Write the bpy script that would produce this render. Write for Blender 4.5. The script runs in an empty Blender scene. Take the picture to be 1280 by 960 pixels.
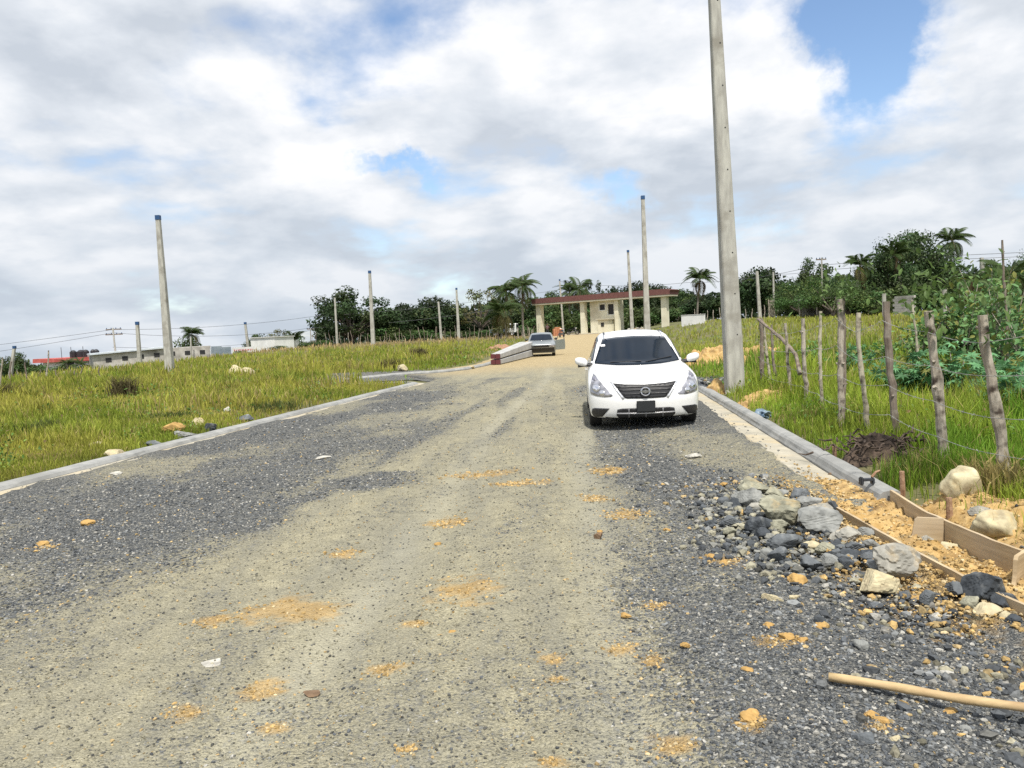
import bpy, bmesh, math, random
import numpy as np
from mathutils import Vector, Matrix, Euler
from mathutils.bvhtree import BVHTree

random.seed(7)
RNG = np.random.default_rng(11)
SC = bpy.context.scene
COL = SC.collection
R = math.radians

# ------------------------------------------------------------------ camera
EYE = Vector((0.0, 0.0, 1.6))
FPX = 960.0
CAMROT = Matrix.Rotation(R(90 - 4.0), 3, 'X') @ Matrix.Rotation(R(-2.7), 3, 'Z')
cam = bpy.data.cameras.new('camera')
cam.lens = 27.0; cam.sensor_width = 36.0; cam.clip_end = 5000; cam.clip_start = 0.05
camo = bpy.data.objects.new('camera', cam); COL.objects.link(camo)
camo.matrix_world = Matrix.Translation(EYE) @ CAMROT.to_4x4()
SC.camera = camo

def ray(px, py):
    """direction of sight through a point of the 1280x960 photograph"""
    return CAMROT @ Vector(((px - 640) / FPX, (480 - py) / FPX, -1.0))
def at_z(px, py, z=0.0):
    d = ray(px, py); t = (z - EYE.z) / d.z
    return EYE + d * t
def at_y(px, py, y):
    d = ray(px, py); return EYE + d * (y / d.y)

def sstep(a, b, x):
    t = np.clip((x - a) / (b - a), 0, 1); return t * t * (3 - 2 * t)

# ------------------------------------------------------------------ numpy noise
def _hash(ix, iy, seed):
    h = (ix.astype(np.int64) * 374761393 + iy.astype(np.int64) * 668265263 + seed * 1442695041) & 0x7fffffff
    h = ((h ^ (h >> 13)) * 1274126177) & 0x7fffffff
    return ((h ^ (h >> 16)) & 0xffff) / 65535.0
def vnoise(x, y, seed=0):
    x = np.asarray(x, float); y = np.asarray(y, float)
    ix = np.floor(x); iy = np.floor(y); fx = x - ix; fy = y - iy
    fx = fx * fx * (3 - 2 * fx); fy = fy * fy * (3 - 2 * fy)
    a = _hash(ix, iy, seed); b = _hash(ix + 1, iy, seed); c = _hash(ix, iy + 1, seed); d = _hash(ix + 1, iy + 1, seed)
    return (a * (1 - fx) + b * fx) * (1 - fy) + (c * (1 - fx) + d * fx) * fy
def fbm(x, y, seed=0, oct=4, gain=0.5):
    s = 0; a = 1.0; n = 0
    for i in range(oct):
        s = s + a * vnoise(np.asarray(x) * 2 ** i + 17.3 * i, np.asarray(y) * 2 ** i - 9.1 * i, seed + i); n += a; a *= gain
    return s / n

# ------------------------------------------------------------------ mesh helpers
def fast_mesh(name, V, F, mat=None, smooth=False, cols=None):
    V = np.asarray(V, np.float32); F = np.asarray(F, np.int32)
    me = bpy.data.meshes.new(name)
    n, k = F.shape
    me.vertices.add(len(V)); me.vertices.foreach_set('co', V.ravel())
    me.loops.add(n * k); me.loops.foreach_set('vertex_index', F.ravel())
    me.polygons.add(n); me.polygons.foreach_set('loop_start', np.arange(0, n * k, k, dtype=np.int32))
    me.update(calc_edges=True)
    me.polygons.foreach_set('use_smooth', np.full(n, smooth))
    if cols is not None:
        c = np.ones((len(V), 4), np.float32); c[:, :cols.shape[1]] = cols
        me.color_attributes.new('Col', 'FLOAT_COLOR', 'POINT').data.foreach_set('color', c.ravel())
    if mat: me.materials.append(mat)
    me.update()
    return me
def link(name, me, parent=None, loc=None):
    o = bpy.data.objects.new(name, me); COL.objects.link(o)
    if parent: o.parent = parent
    if loc is not None: o.location = loc
    return o
def tag(o, label=None, cat=None, group=None, kind=None):
    if label: o['label'] = label
    if cat: o['category'] = cat
    if group: o['group'] = group
    if kind: o['kind'] = kind
    return o
def thing(name, label, cat, loc=(0, 0, 0), rz=0.0, group=None):
    o = bpy.data.objects.new(name, None); COL.objects.link(o)
    o.location = loc; o.rotation_euler = (0, 0, rz); o.empty_display_size = 0.2
    return tag(o, label, cat, group)
def copy_tree(o, parent=None):
    c = o.copy(); COL.objects.link(c)
    if parent: c.parent = parent
    for ch in list(o.children): copy_tree(ch, c)
    return c

class MB:
    """collects shapes for ONE mesh"""
    def __init__(s): s.v = []; s.f = []
    def add(s, V, F):
        b = len(s.v); s.v += [tuple(p) for p in V]; s.f += [tuple(i + b for i in f) for f in F]; return s
    def box(s, c, d, rot=None, bev=0.0):
        x, y, z = d[0] / 2, d[1] / 2, d[2] / 2
        if bev <= 0:
            V = [Vector((sx * x, sy * y, sz * z)) for sz in (-1, 1) for sx, sy in ((-1, -1), (1, -1), (1, 1), (-1, 1))]
            F = [(3, 2, 1, 0), (4, 5, 6, 7), (0, 1, 5, 4), (1, 2, 6, 5), (2, 3, 7, 6), (3, 0, 4, 7)]
        else:
            bm = bmesh.new(); bmesh.ops.create_cube(bm, size=1.0)
            for v in bm.verts: v.co = Vector((v.co.x * d[0], v.co.y * d[1], v.co.z * d[2]))
            bmesh.ops.bevel(bm, geom=list(bm.edges), offset=bev, segments=2, affect='EDGES')
            bm.verts.index_update()
            V = [v.co.copy() for v in bm.verts]; F = [tuple(v.index for v in f.verts) for f in bm.faces]; bm.free()
        if rot is not None: V = [rot @ p for p in V]
        c = Vector(c); return s.add([p + c for p in V], F)
    def tube(s, pts, rad, n=8, cap=True, jit=0.0, rnd=None):
        pts = [Vector(p) for p in pts]; m = len(pts)
        if not hasattr(rad, '__len__'): rad = [rad] * m
        V = []; ref = Vector((0, 0, 1)) if abs((pts[-1] - pts[0]).normalized().z) < 0.9 else Vector((1, 0, 0))
        for i, p in enumerate(pts):
            t = (pts[min(i + 1, m - 1)] - pts[max(i - 1, 0)]).normalized()
            a = t.cross(ref).normalized(); b = t.cross(a)
            for k in range(n):
                w = 2 * math.pi * k / n; r = rad[i]
                if jit: r *= 1 + (rnd or random).uniform(-jit, jit)
                V.append(p + a * (r * math.cos(w)) + b * (r * math.sin(w)))
        F = []
        for i in range(m - 1):
            for k in range(n):
                k2 = (k + 1) % n; F.append((i * n + k, i * n + k2, (i + 1) * n + k2, (i + 1) * n + k))
        if cap: F.append(tuple(range(n))); F.append(tuple(reversed(range((m - 1) * n, m * n))))
        return s.add(V, F)
    def prism(s, poly, y0, y1, xf=None):
        """polygon in (x,z) extruded along y, then mapped by xf"""
        n = len(poly); V = [Vector((x, y0, z)) for x, z in poly] + [Vector((x, y1, z)) for x, z in poly]
        if xf: V = [xf(p) for p in V]
        F = [tuple(range(n)), tuple(reversed(range(n, 2 * n)))] + [(i, i + n, (i + 1) % n + n, (i + 1) % n) for i in range(n)]
        return s.add(V, F)
    def lathe(s, prof, n=20, axis='X', c=(0, 0, 0)):
        V = []; m = len(prof); c = Vector(c)
        for k in range(n):
            w = 2 * math.pi * k / n
            for a, r in prof:
                p = (a, r * math.cos(w), r * math.sin(w)) if axis == 'X' else ((r * math.cos(w), a, r * math.sin(w)) if axis == 'Y' else (r * math.cos(w), r * math.sin(w), a))
                V.append(Vector(p) + c)
        F = []
        for k in range(n):
            k2 = (k + 1) % n
            for i in range(m - 1): F.append((k * m + i, k * m + i + 1, k2 * m + i + 1, k2 * m + i))
        return s.add(V, F)
    def build(s, name, mat, parent=None, loc=None, smooth=False, fix=True):
        me = bpy.data.meshes.new(name); me.from_pydata(s.v, [], s.f)
        if fix:
            bm = bmesh.new(); bm.from_mesh(me); bmesh.ops.recalc_face_normals(bm, faces=bm.faces); bm.to_mesh(me); bm.free()
        if mat: me.materials.append(mat)
        if smooth: me.polygons.foreach_set('use_smooth', [True] * len(me.polygons))
        me.update(); return link(name, me, parent, loc)

# ------------------------------------------------------------------ materials
def nmat(name): 
    m = bpy.data.materials.new(name); m.use_nodes = True
    nt = m.node_tree; return m, nt, nt.nodes['Principled BSDF']
def noise_mat(name, c1, c2, scale=8.0, rough=0.85, bump=0.2, dist=0.02, detail=8, metal=0.0, coords='Object', lo=0.35, hi=0.65, spec=0.3, c3=None, s3=1.0, stretch=None):
    m, nt, b = nmat(name); N = nt.nodes; L = nt.links
    tc = N.new('ShaderNodeTexCoord'); nz = N.new('ShaderNodeTexNoise')
    nz.inputs['Scale'].default_value = scale; nz.inputs['Detail'].default_value = detail; nz.inputs['Roughness'].default_value = 0.6
    if stretch:
        mp = N.new('ShaderNodeMapping'); mp.inputs['Scale'].default_value = stretch
        L.new(tc.outputs[coords], mp.inputs[0]); L.new(mp.outputs[0], nz.inputs['Vector'])
    else: L.new(tc.outputs[coords], nz.inputs['Vector'])
    rp = N.new('ShaderNodeValToRGB'); rp.color_ramp.elements[0].position = lo; rp.color_ramp.elements[1].position = hi
    rp.color_ramp.elements[0].color = (*c1, 1); rp.color_ramp.elements[1].color = (*c2, 1)
    L.new(nz.outputs['Fac'], rp.inputs[0]); out = rp.outputs[0]
    if c3:
        n2 = N.new('ShaderNodeTexNoise'); n2.inputs['Scale'].default_value = s3; n2.inputs['Detail'].default_value = 5
        L.new(tc.outputs[coords], n2.inputs['Vector'])
        r2 = N.new('ShaderNodeMapRange'); r2.inputs[1].default_value = 0.5; r2.inputs[2].default_value = 0.68; L.new(n2.outputs['Fac'], r2.inputs[0])
        mx = N.new('ShaderNodeMix'); mx.data_type = 'RGBA'; L.new(r2.outputs[0], mx.inputs[0]); L.new(out, mx.inputs[6]); mx.inputs[7].default_value = (*c3, 1)
        out = mx.outputs[2]
    L.new(out, b.inputs['Base Color'])
    b.inputs['Roughness'].default_value = rough; b.inputs['Metallic'].default_value = metal; b.inputs['Specular IOR Level'].default_value = spec
    if bump:
        bp = N.new('ShaderNodeBump'); bp.inputs['Strength'].default_value = bump; bp.inputs['Distance'].default_value = dist
        L.new(nz.outputs['Fac'], bp.inputs['Height']); L.new(bp.outputs[0], b.inputs['Normal'])
    return m
def col_mat(name, rough=0.8, trans=0.0, noise=0.0, nscale=30.0, spec=0.2, bump=0.0):
    """colour from the mesh's own colour attribute, with optional small mottling and leaf translucency"""
    m, nt, b = nmat(name); N = nt.nodes; L = nt.links
    at = N.new('ShaderNodeAttribute'); at.attribute_name = 'Col'; out = at.outputs['Color']
    if noise:
        tc = N.new('ShaderNodeTexCoord'); nz = N.new('ShaderNodeTexNoise'); nz.inputs['Scale'].default_value = nscale; nz.inputs['Detail'].default_value = 6
        L.new(tc.outputs['Object'], nz.inputs['Vector'])
        mr = N.new('ShaderNodeMapRange'); mr.inputs[1].default_value = 0.3; mr.inputs[2].default_value = 0.7; mr.inputs[3].default_value = 1 - noise; mr.inputs[4].default_value = 1 + noise
        L.new(nz.outputs['Fac'], mr.inputs[0])
        vm = N.new('ShaderNodeVectorMath'); vm.operation = 'SCALE'; L.new(out, vm.inputs[0]); L.new(mr.outputs[0], vm.inputs['Scale']); out = vm.outputs[0]
        if bump:
            bp = N.new('ShaderNodeBump'); bp.inputs['Strength'].default_value = bump; bp.inputs['Distance'].default_value = 0.02
            L.new(nz.outputs['Fac'], bp.inputs['Height']); L.new(bp.outputs[0], b.inputs['Normal'])
    L.new(out, b.inputs['Base Color']); b.inputs['Roughness'].default_value = rough; b.inputs['Specular IOR Level'].default_value = spec
    if trans:
        tr = N.new('ShaderNodeBsdfTranslucent'); L.new(out, tr.inputs['Color'])
        mx = N.new('ShaderNodeMixShader'); mx.inputs[0].default_value = trans
        L.new(b.outputs[0], mx.inputs[1]); L.new(tr.outputs[0], mx.inputs[2]); L.new(mx.outputs[0], N['Material Output'].inputs['Surface'])
    return m
def plain(name, c, rough=0.5, metal=0.0, spec=0.5, coat=0.0, var=0.08, scale=4.0):
    m = noise_mat(name, tuple(x * (1 - var) for x in c), tuple(min(1, x * (1 + var)) for x in c), scale, rough, 0, metal=metal, spec=spec)
    m.node_tree.nodes['Principled BSDF'].inputs['Coat Weight'].default_value = coat
    return m

M = {}
M['concrete'] = noise_mat('pole concrete', (0.31, 0.30, 0.27), (0.46, 0.45, 0.40), 4.0, 0.9, 0.35, 0.01, c3=(0.26, 0.245, 0.21), s3=2.2, stretch=(2.5, 2.5, 0.5))
M['kerb'] = noise_mat('kerb concrete', (0.22, 0.225, 0.22), (0.34, 0.34, 0.325), 5.0, 0.9, 0.3, 0.02, c3=(0.22, 0.22, 0.21), s3=0.7)
M['gutter'] = noise_mat('dusty gutter concrete', (0.30, 0.28, 0.225), (0.43, 0.395, 0.315), 4.0, 0.9, 0.3, 0.02, c3=(0.46, 0.38, 0.24), s3=1.1)
M['black_hole'] = plain('dark hole', (0.03, 0.03, 0.03), 0.9)
M['cap'] = plain('blue plastic cap', (0.02, 0.07, 0.18), 0.5)
M['wood'] = noise_mat('grey weathered timber', (0.23, 0.20, 0.16), (0.46, 0.41, 0.34), 14.0, 0.9, 0.6, 0.02, c3=(0.06, 0.045, 0.035), s3=9.0, stretch=(1, 1, 0.35))
M['wood_dark'] = noise_mat('dark bark timber', (0.09, 0.07, 0.055), (0.26, 0.21, 0.17), 12.0, 0.95, 0.6, 0.02, c3=(0.27, 0.24, 0.2), s3=6.0, stretch=(1, 1, 0.35))
M['wood_pale'] = noise_mat('pale peeled timber', (0.30, 0.27, 0.20), (0.47, 0.43, 0.33), 10.0, 0.9, 0.4, 0.02, c3=(0.10, 0.08, 0.06), s3=11.0, stretch=(1, 1, 0.4))
M['ply'] = noise_mat('plywood form board', (0.36, 0.27, 0.16), (0.52, 0.41, 0.26), 3.0, 0.8, 0.15, 0.01, c3=(0.44, 0.36, 0.26), s3=2.0, stretch=(1.0, 1.0, 12.0))
M['stick'] = noise_mat('peeled pole timber', (0.44, 0.32, 0.16), (0.58, 0.44, 0.24), 6.0, 0.75, 0.25, 0.01, c3=(0.30, 0.20, 0.11), s3=2.0, stretch=(0.3, 6, 6))
M['rust'] = noise_mat('rusty stake', (0.22, 0.12, 0.07), (0.38, 0.25, 0.16), 20.0, 0.9, 0.4)
M['wire'] = plain('galvanised wire', (0.35, 0.35, 0.33), 0.6, 0.4)
M['cable'] = plain('power cable', (0.05, 0.055, 0.06), 0.6)
M['leaf'] = col_mat('leaf', 0.55, 0.28, spec=0.25)
M['grassblade'] = col_mat('grass blade', 0.6, 0.35, spec=0.2)
M['stone'] = col_mat('crushed stone', 0.85, 0.0, 0.25, 60.0, bump=0.3)
M['trunk'] = noise_mat('tree bark', (0.07, 0.055, 0.045), (0.17, 0.14, 0.115), 6.0, 0.95, 0.4, 0.03)
M['palmtrunk'] = noise_mat('palm bark', (0.15, 0.13, 0.11), (0.30, 0.27, 0.23), 5.0, 0.95, 0.3, 0.02, stretch=(1, 1, 5))

# ------------------------------------------------------------------ where the road lies
def W2(pxs, z=0.0): return [at_z(x, y, z) for x, y in pxs]
LG = W2([(0, 622), (100, 596), (200, 569), (300, 541), (400, 513), (480, 494), (522, 484)], 0.02)   # inner edge of left gutter
LY = [p.y for p in LG]; LX = [p.x for p in LG]
RB = W2([(1117, 613), (1060, 580), (1000, 545), (950, 517), (905, 497)], 0.13)                      # back top edge of right kerb
def polyfit_x(pts):
    ys = np.array([p.y for p in pts]); xs = np.array([p.x for p in pts]); return np.polyfit(ys, xs, 1)
AR = polyfit_x(RB); AL = polyfit_x(LG)
def XL(y):      # left edge of the road surface
    y = np.asarray(y, float); a = AL[0] * y + AL[1]
    far = np.interp(y, [26, 30, 33, 37, 60, 112, 200], [AL[0] * 26 + AL[1], -4.2, -3.0, -1.6, 0.2, 3.9, 8])
    return np.where(y < 26, a, far)
def XR(y):      # right edge of the road surface (inner edge of the gutter)
    y = np.asarray(y, float); a = AR[0] * y + AR[1] - 0.52
    return np.where(y < 45, a, AR[0] * 45 + AR[1] - 0.52 + (y - 45) * 0.115)
Y_END = RB[0].y     # the poured kerb stops here

SIDE_Y0, SIDE_Y1 = 25.8, 32.2        # the side road that leaves to the left
def H(x, y):
    x = np.asarray(x, float); y = np.asarray(y, float)
    z = 0.55 * sstep(45, 110, y)
    off = x - XR(np.clip(y, 1, 200)) - 1.0
    z = z - 0.06 * sstep(-2.1, -1.3, off) * (1 - sstep(-0.55, -0.15, off)) * sstep(6.35, 5.8, y)
    z = z + 1.05 * sstep(1, 11, off) * sstep(14, 52, y) + 0.10 * sstep(-0.5, 0.1, off)
    z = z - 2.3 * sstep(-26, -48, x) * sstep(20, 50, y)
    z = z - 26 * sstep(108, 600, y) * sstep(-25, -110, x)
    offl = XL(np.clip(y, 1, 200)) - x
    z = z + 0.08 * sstep(0.35, 0.8, offl) * (y < 200) * (1 - 1.0 * ((y > SIDE_Y0) & (y < SIDE_Y1)))
    z = z + (fbm(x * 0.25, y * 0.25, 3, 3) - 0.5) * 0.12 * np.clip(np.maximum(sstep(1.0, 3.5, off), sstep(1.0, 3.5, offl)), 0, 1)
    return z
def Hs(x, y): return float(H(x, y))
def on_ground(px, py, it=25):
    """point of the terrain seen through a point of the photograph"""
    z = 0.0
    for _ in range(it):
        p = at_z(px, py, min(z, 1.45)); z = 0.5 * z + 0.5 * Hs(p.x, p.y)
    return Vector((p.x, p.y, Hs(p.x, p.y)))
def in_side(x, y):
    return (x < XL(y) + 0.3) & (x > -7.5) & (y > SIDE_Y0) & (y < SIDE_Y1)
def in_side_old(x, y): 
    t = np.clip((-3 - x) / 40, 0, 1)
    return (x < XL(y) + 0.3) & (y > SIDE_Y0 - 0.0 + 0 * t) & (y < SIDE_Y1 - 1.0 * t)
def track(x, y, k):
    """the two wheel tracks worn along the road"""
    c = (-1.55 + 0.105 * y, -0.02 + 0.105 * y)[k] + 0.12 * np.sin(y * 0.35 + k)
    return np.exp(-((x - c) / 0.17) ** 2) * (0.45 + 0.55 * sstep(0.35, 0.6, fbm(x * 2.2, y * 0.5, 33 + k, 3)))
def dust_mask(x, y):
    l = np.interp(y, [0, 3, 4, 5, 6, 7, 12, 22, 30], [-6, -5, -3.6, -2.95, -2.55, -2.3, -2.1, -1.2, -3.0]); r = np.interp(y, [0, 3, 4, 5, 7, 12, 22, 30], [0.2, 0.5, .68, .82, 1.0, 1.25, 2.4, 6.5])
    n = (fbm(x * 0.9, y * 0.35, 21, 4) - 0.5) * 2.6 + (fbm(x * 3.5, y * 1.8, 22, 3) - 0.5) * 1.4
    d = np.minimum(x - l, (r - x) * 1.3) + n * 0.5
    m = sstep(-1.15, 0.95, d)
    streak = sstep(0.52, 0.7, fbm(x * 1.7 - y * 0.2, y * 0.16, 31, 3))
    m = m * (1 - 0.55 * streak * (y < 26) * sstep(3.5, 6.5, y))
    m = np.maximum(m, 0.95 * np.maximum(track(x, y, 0), track(x, y, 1)) * (y < 30))
    clump = sstep(0.56, 0.68, fbm(x * 0.8, y * 0.6, 77, 4))
    m = m * (1 - 0.75 * clump * (y < 9) * sstep(-0.6, -1.6, x))
    m2 = 0.62 * sstep(0.45, 0.7, fbm(x * 0.8, y * 0.4, 41, 4))
    m = m * (1 - 0.25 * sstep(0.48, 0.66, fbm(x * 2.6, y * 1.3, 43, 4)) * (y < 26))
    return np.clip(np.maximum(np.maximum(m, m2 * (y < 40)), sstep(27, 33, y + (fbm(x * 0.5, y * 0.3, 5, 3) - 0.5) * 6)), 0, 1)
SAND_SPOTS = [(365, 762, 60, 13), (580, 738, 34, 16), (330, 858, 26, 9), (230, 888, 18, 9), (835, 928, 24, 10), (775, 803, 18, 6), (815, 815, 12, 6), (340, 905, 16, 6), (695, 845, 9, 4),
              (560, 650, 20, 4), (430, 690, 14, 4), (785, 640, 22, 4), (690, 820, 10, 5), (650, 603, 26, 3), (600, 590, 30, 3), (745, 620, 14, 3), (510, 935, 10, 4), (690, 948, 14, 5), (270, 775, 20, 6),
              (55, 684, 12, 3), (820, 752, 20, 4), (480, 835, 18, 6), (975, 800, 26, 7), (940, 905, 16, 7), (905, 700, 22, 7), (760, 585, 18, 3), (520, 780, 12, 3), (1100, 905, 14, 6)]
SPOTS_W = []
for a, b, w, h in SAND_SPOTS:
    c = at_z(a, b, 0.03); e = at_z(a + w, b, 0.03); g = at_z(a, b - h, 0.03); k = at_z(a, b + h, 0.03)
    SPOTS_W.append((c.x, c.y, abs(e.x - c.x), abs(g.y - k.y) / 2))
def sand_mask(x, y):
    s = np.zeros_like(np.asarray(x, float)); n = fbm(x * 9, y * 9, 51, 4) - 0.5; n2 = fbm(x * 28, y * 28, 52, 2) - 0.5
    for cx, cy, rx, ry in SPOTS_W:
        d = np.sqrt(((x - cx) / rx) ** 2 + ((y - cy) / ry) ** 2) + n * 2.2 + n2 * 1.3
        s = np.maximum(s, 0.85 * sstep(1.35, 0.35, d))
    # soil tracked off the formwork
    d = np.sqrt(((x - 2.45) / 0.5) ** 2 + ((y - 4.7) / 1.3) ** 2) + n * 1.8
    s = np.maximum(s, 0.75 * sstep(1.1, 0.6, d))
    return s
# ------------------------------------------------------------------ sky, sun
SUN_EL, SUN_AZ = 62.0, 172.0      # azimuth clockwise from +Y
w = bpy.data.worlds.new('World'); SC.world = w; w.use_nodes = True
nt = w.node_tree; N = nt.nodes; L = nt.links; N.clear()
out = N.new('ShaderNodeOutputWorld')
sky = N.new('ShaderNodeTexSky'); sky.sky_type = 'NISHITA'; sky.sun_disc = False
sky.sun_elevation = R(SUN_EL); sky.sun_rotation = R(SUN_AZ); sky.air_density = 1.0; sky.dust_density = 0.2; sky.ozone_density = 2.6
bg1 = N.new('ShaderNodeBackground'); bg1.inputs['Strength'].default_value = 0.12; L.new(sky.outputs[0], bg1.inputs[0])
def math_(op, a, b=None, c=None, clamp=False):
    n = N.new('ShaderNodeMath'); n.operation = op; n.use_clamp = clamp
    for i, v in enumerate((a, b, c)):
        if v is None: continue
        if isinstance(v, (int, float)): n.inputs[i].default_value = v
        else: L.new(v, n.inputs[i])
    return n.outputs[0]
def vmath(op, a, b=None, scale=None):
    n = N.new('ShaderNodeVectorMath'); n.operation = op
    for i, v in enumerate((a, b)):
        if v is None: continue
        if isinstance(v, (tuple, Vector)): n.inputs[i].default_value = tuple(v)
        else: L.new(v, n.inputs[i])
    if scale is not None:
        if isinstance(scale, (int, float)): n.inputs['Scale'].default_value = scale
        else: L.new(scale, n.inputs['Scale'])
    return n
def smooth_(x, a, b):
    n = N.new('ShaderNodeMapRange'); n.interpolation_type = 'SMOOTHSTEP'; L.new(x, n.inputs[0]); n.inputs[1].default_value = a; n.inputs[2].default_value = b; return n.outputs[0]
tc = N.new('ShaderNodeTexCoord'); D = vmath('NORMALIZE', tc.outputs['Generated']).outputs[0]
wn = N.new('ShaderNodeTexNoise'); wn.inputs['Scale'].default_value = 8.0; wn.inputs['Detail'].default_value = 9; wn.inputs['Roughness'].default_value = 0.6
L.new(D, wn.inputs['Vector'])
DW = vmath('ADD', D, vmath('SCALE', vmath('SUBTRACT', wn.outputs['Color'], (0.5, 0.5, 0.5)).outputs[0], None, 0.19).outputs[0]).outputs[0]
def cloud(Dv):
    sp = N.new('ShaderNodeSeparateXYZ'); L.new(Dv, sp.inputs[0])
    k = math_('DIVIDE', 1.0, math_('ADD', math_('MAXIMUM', sp.outputs[2], 0.0), 0.34))
    # clouds are wider than tall and shrink towards the horizon
    p = vmath('MULTIPLY', vmath('SCALE', Dv, None, k).outputs[0], (1.0, 1.0, 1.9)).outputs[0]
    a = N.new('ShaderNodeTexNoise'); a.inputs['Scale'].default_value = 2.3; a.inputs['Detail'].default_value = 14; a.inputs['Roughness'].default_value = 0.53; a.inputs['Distortion'].default_value = 0.15
    L.new(vmath('ADD', p, (3.1, 7.7, 1.3)).outputs[0], a.inputs['Vector'])
    b = N.new('ShaderNodeTexNoise'); b.inputs['Scale'].default_value = 5.5; b.inputs['Detail'].default_value = 7; b.inputs['Roughness'].default_value = 0.5
    L.new(vmath('ADD', p, (9.2, 1.4, 4.0)).outputs[0], b.inputs['Vector'])
    return math_('ADD', math_('MULTIPLY', a.outputs['Fac'], 0.80), math_('MULTIPLY', b.outputs['Fac'], 0.2)), sp.outputs[2]
n1, zz = cloud(D)
Dup = vmath('NORMALIZE', vmath('ADD', D, (0.03, -0.01, 0.05)).outputs[0]).outputs[0]
n2, _ = cloud(Dup)
gaps = None
for px, py, wx, wy, s in [(1085, 62, 60, 85, 0.40), (1060, 15, 60, 45, 0.25), (775, 238, 75, 26, 0.2), (500, 207, 60, 12, 0.16), (545, 15, 60, 30, 0.05), (1150, 345, 50, 20, 0.06),
                          (930, 120, 150, 95, -0.16), (80, 60, 120, 90, -0.16), (700, 60, 160, 80, -0.1), (420, 160, 130, 50, -0.10), (1230, 110, 60, 110, -0.12), (950, 250, 110, 40, -0.1), (100, 280, 130, 60, -0.08)]:
    d0 = ray(px, py).normalized(); ex = (ray(px + 10, py).normalized() - d0) / 10; ey = (ray(px, py + 10).normalized() - d0) / 10
    dif = vmath('SUBTRACT', DW, d0).outputs[0]
    u = math_('DIVIDE', vmath('DOT_PRODUCT', dif, ex.normalized()).outputs['Value'], wx * ex.length)
    v = math_('DIVIDE', vmath('DOT_PRODUCT', dif, ey.normalized()).outputs['Value'], wy * ey.length)
    # the gap's edge is broken up by the cloud noise itself
    g = math_('MULTIPLY', math_('POWER', 2.718, math_('MULTIPLY', math_('ADD', math_('MULTIPLY', u, u), math_('MULTIPLY', v, v)), -1.0)), s)
    g = math_('MULTIPLY', g, math_('GREATER_THAN', vmath('DOT_PRODUCT', D, d0).outputs['Value'], 0.0))
    gaps = g if gaps is None else math_('ADD', gaps, g)
dens = math_('ADD', math_('SUBTRACT', n1, gaps), math_('MULTIPLY', math_('SUBTRACT', 1.0, smooth_(zz, 0.0, 0.22)), 0.10))
cover = smooth_(dens, 0.30, 0.52)
lit = math_('ADD', math_('MULTIPLY', math_('SUBTRACT', n1, n2), 4.2), 0.47, clamp=True)
thick = smooth_(dens, 0.42, 0.68)
lit = math_('SUBTRACT', math_('ADD', lit, 0.16), math_('MULTIPLY', thick, 0.30), clamp=True)
rp = N.new('ShaderNodeValToRGB'); e = rp.color_ramp.elements
e[0].position = 0.05; e[0].color = (0.55, 0.60, 0.67, 1); e[1].position = 0.92; e[1].color = (0.97, 0.97, 0.98, 1)
x = e.new(0.45); x.color = (0.72, 0.76, 0.815, 1)
L.new(lit, rp.inputs[0])
hz = smooth_(zz, 0.0, 0.30)
mixh = N.new('ShaderNodeMix'); mixh.data_type = 'RGBA'; L.new(hz, mixh.inputs[0]); L.new(rp.outputs[0], mixh.inputs[7])
tint = N.new('ShaderNodeMix'); tint.data_type = 'RGBA'; tint.inputs[0].default_value = 0.5; L.new(rp.outputs[0], tint.inputs[6]); tint.inputs[7].default_value = (0.49, 0.565, 0.65, 1)
L.new(tint.outputs[2], mixh.inputs[6])
bg2 = N.new('ShaderNodeBackground'); bg2.inputs['Strength'].default_value = 0.74; L.new(mixh.outputs[2], bg2.inputs[0])
ms = N.new('ShaderNodeMixShader'); L.new(cover, ms.inputs[0]); L.new(bg1.outputs[0], ms.inputs[1]); L.new(bg2.outputs[0], ms.inputs[2]); L.new(ms.outputs[0], out.inputs[0])

sl = bpy.data.lights.new('sun', 'SUN'); sl.energy = 3.7; sl.angle = R(2.5); sl.color = (1.0, 0.95, 0.86)
so = bpy.data.objects.new('sun', sl); COL.objects.link(so)
sd = Vector((math.sin(R(SUN_AZ)) * math.cos(R(SUN_EL)), math.cos(R(SUN_AZ)) * math.cos(R(SUN_EL)), math.sin(R(SUN_EL))))
so.rotation_euler = (-sd).to_track_quat('-Z', 'Y').to_euler(); so.location = (0, 0, 50)
SC.view_settings.view_transform = 'Standard'; SC.view_settings.look = 'None'; SC.view_settings.exposure = 0.58; SC.view_settings.gamma = 1.0
SC.cycles.use_denoising = False
SC.cycles.max_bounces = 6; SC.cycles.transparent_max_bounces = 6

# ------------------------------------------------------------------ ground sheet
def sinh_axis(a, b, n, k):
    t = np.linspace(-1, 1, n); s = np.sinh(k * t) / np.sinh(k); return np.where(s < 0, -s * a, s * b)
gx = sinh_axis(-900, 900, 260, 5.5)
gy = np.concatenate([np.linspace(-40, 0, 12)[:-1], np.sinh(np.linspace(0, 6.2, 300)) / np.sinh(6.2) * 1800])
X, Y = np.meshgrid(gx, gy, indexing='ij')
Z = H(X, Y)
onroad = (X > XL(np.clip(Y, 1, 200)) - 0.5) & (X < XR(np.clip(Y, 1, 200)) + 0.6) & (Y < 130)
Z = Z - 0.03 * (onroad | in_side(X, Y))
nx, ny = X.shape
idx = np.arange(nx * ny).reshape(nx, ny)
F = np.stack([idx[:-1, :-1], idx[1:, :-1], idx[1:, 1:], idx[:-1, 1:]], -1).reshape(-1, 4)
M['soil'] = noise_mat('grassy soil', (0.075, 0.085, 0.028), (0.17, 0.15, 0.075), 0.8, 0.95, 0.4, 0.05, detail=12, c3=(0.10, 0.13, 0.03), s3=0.25)
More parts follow.
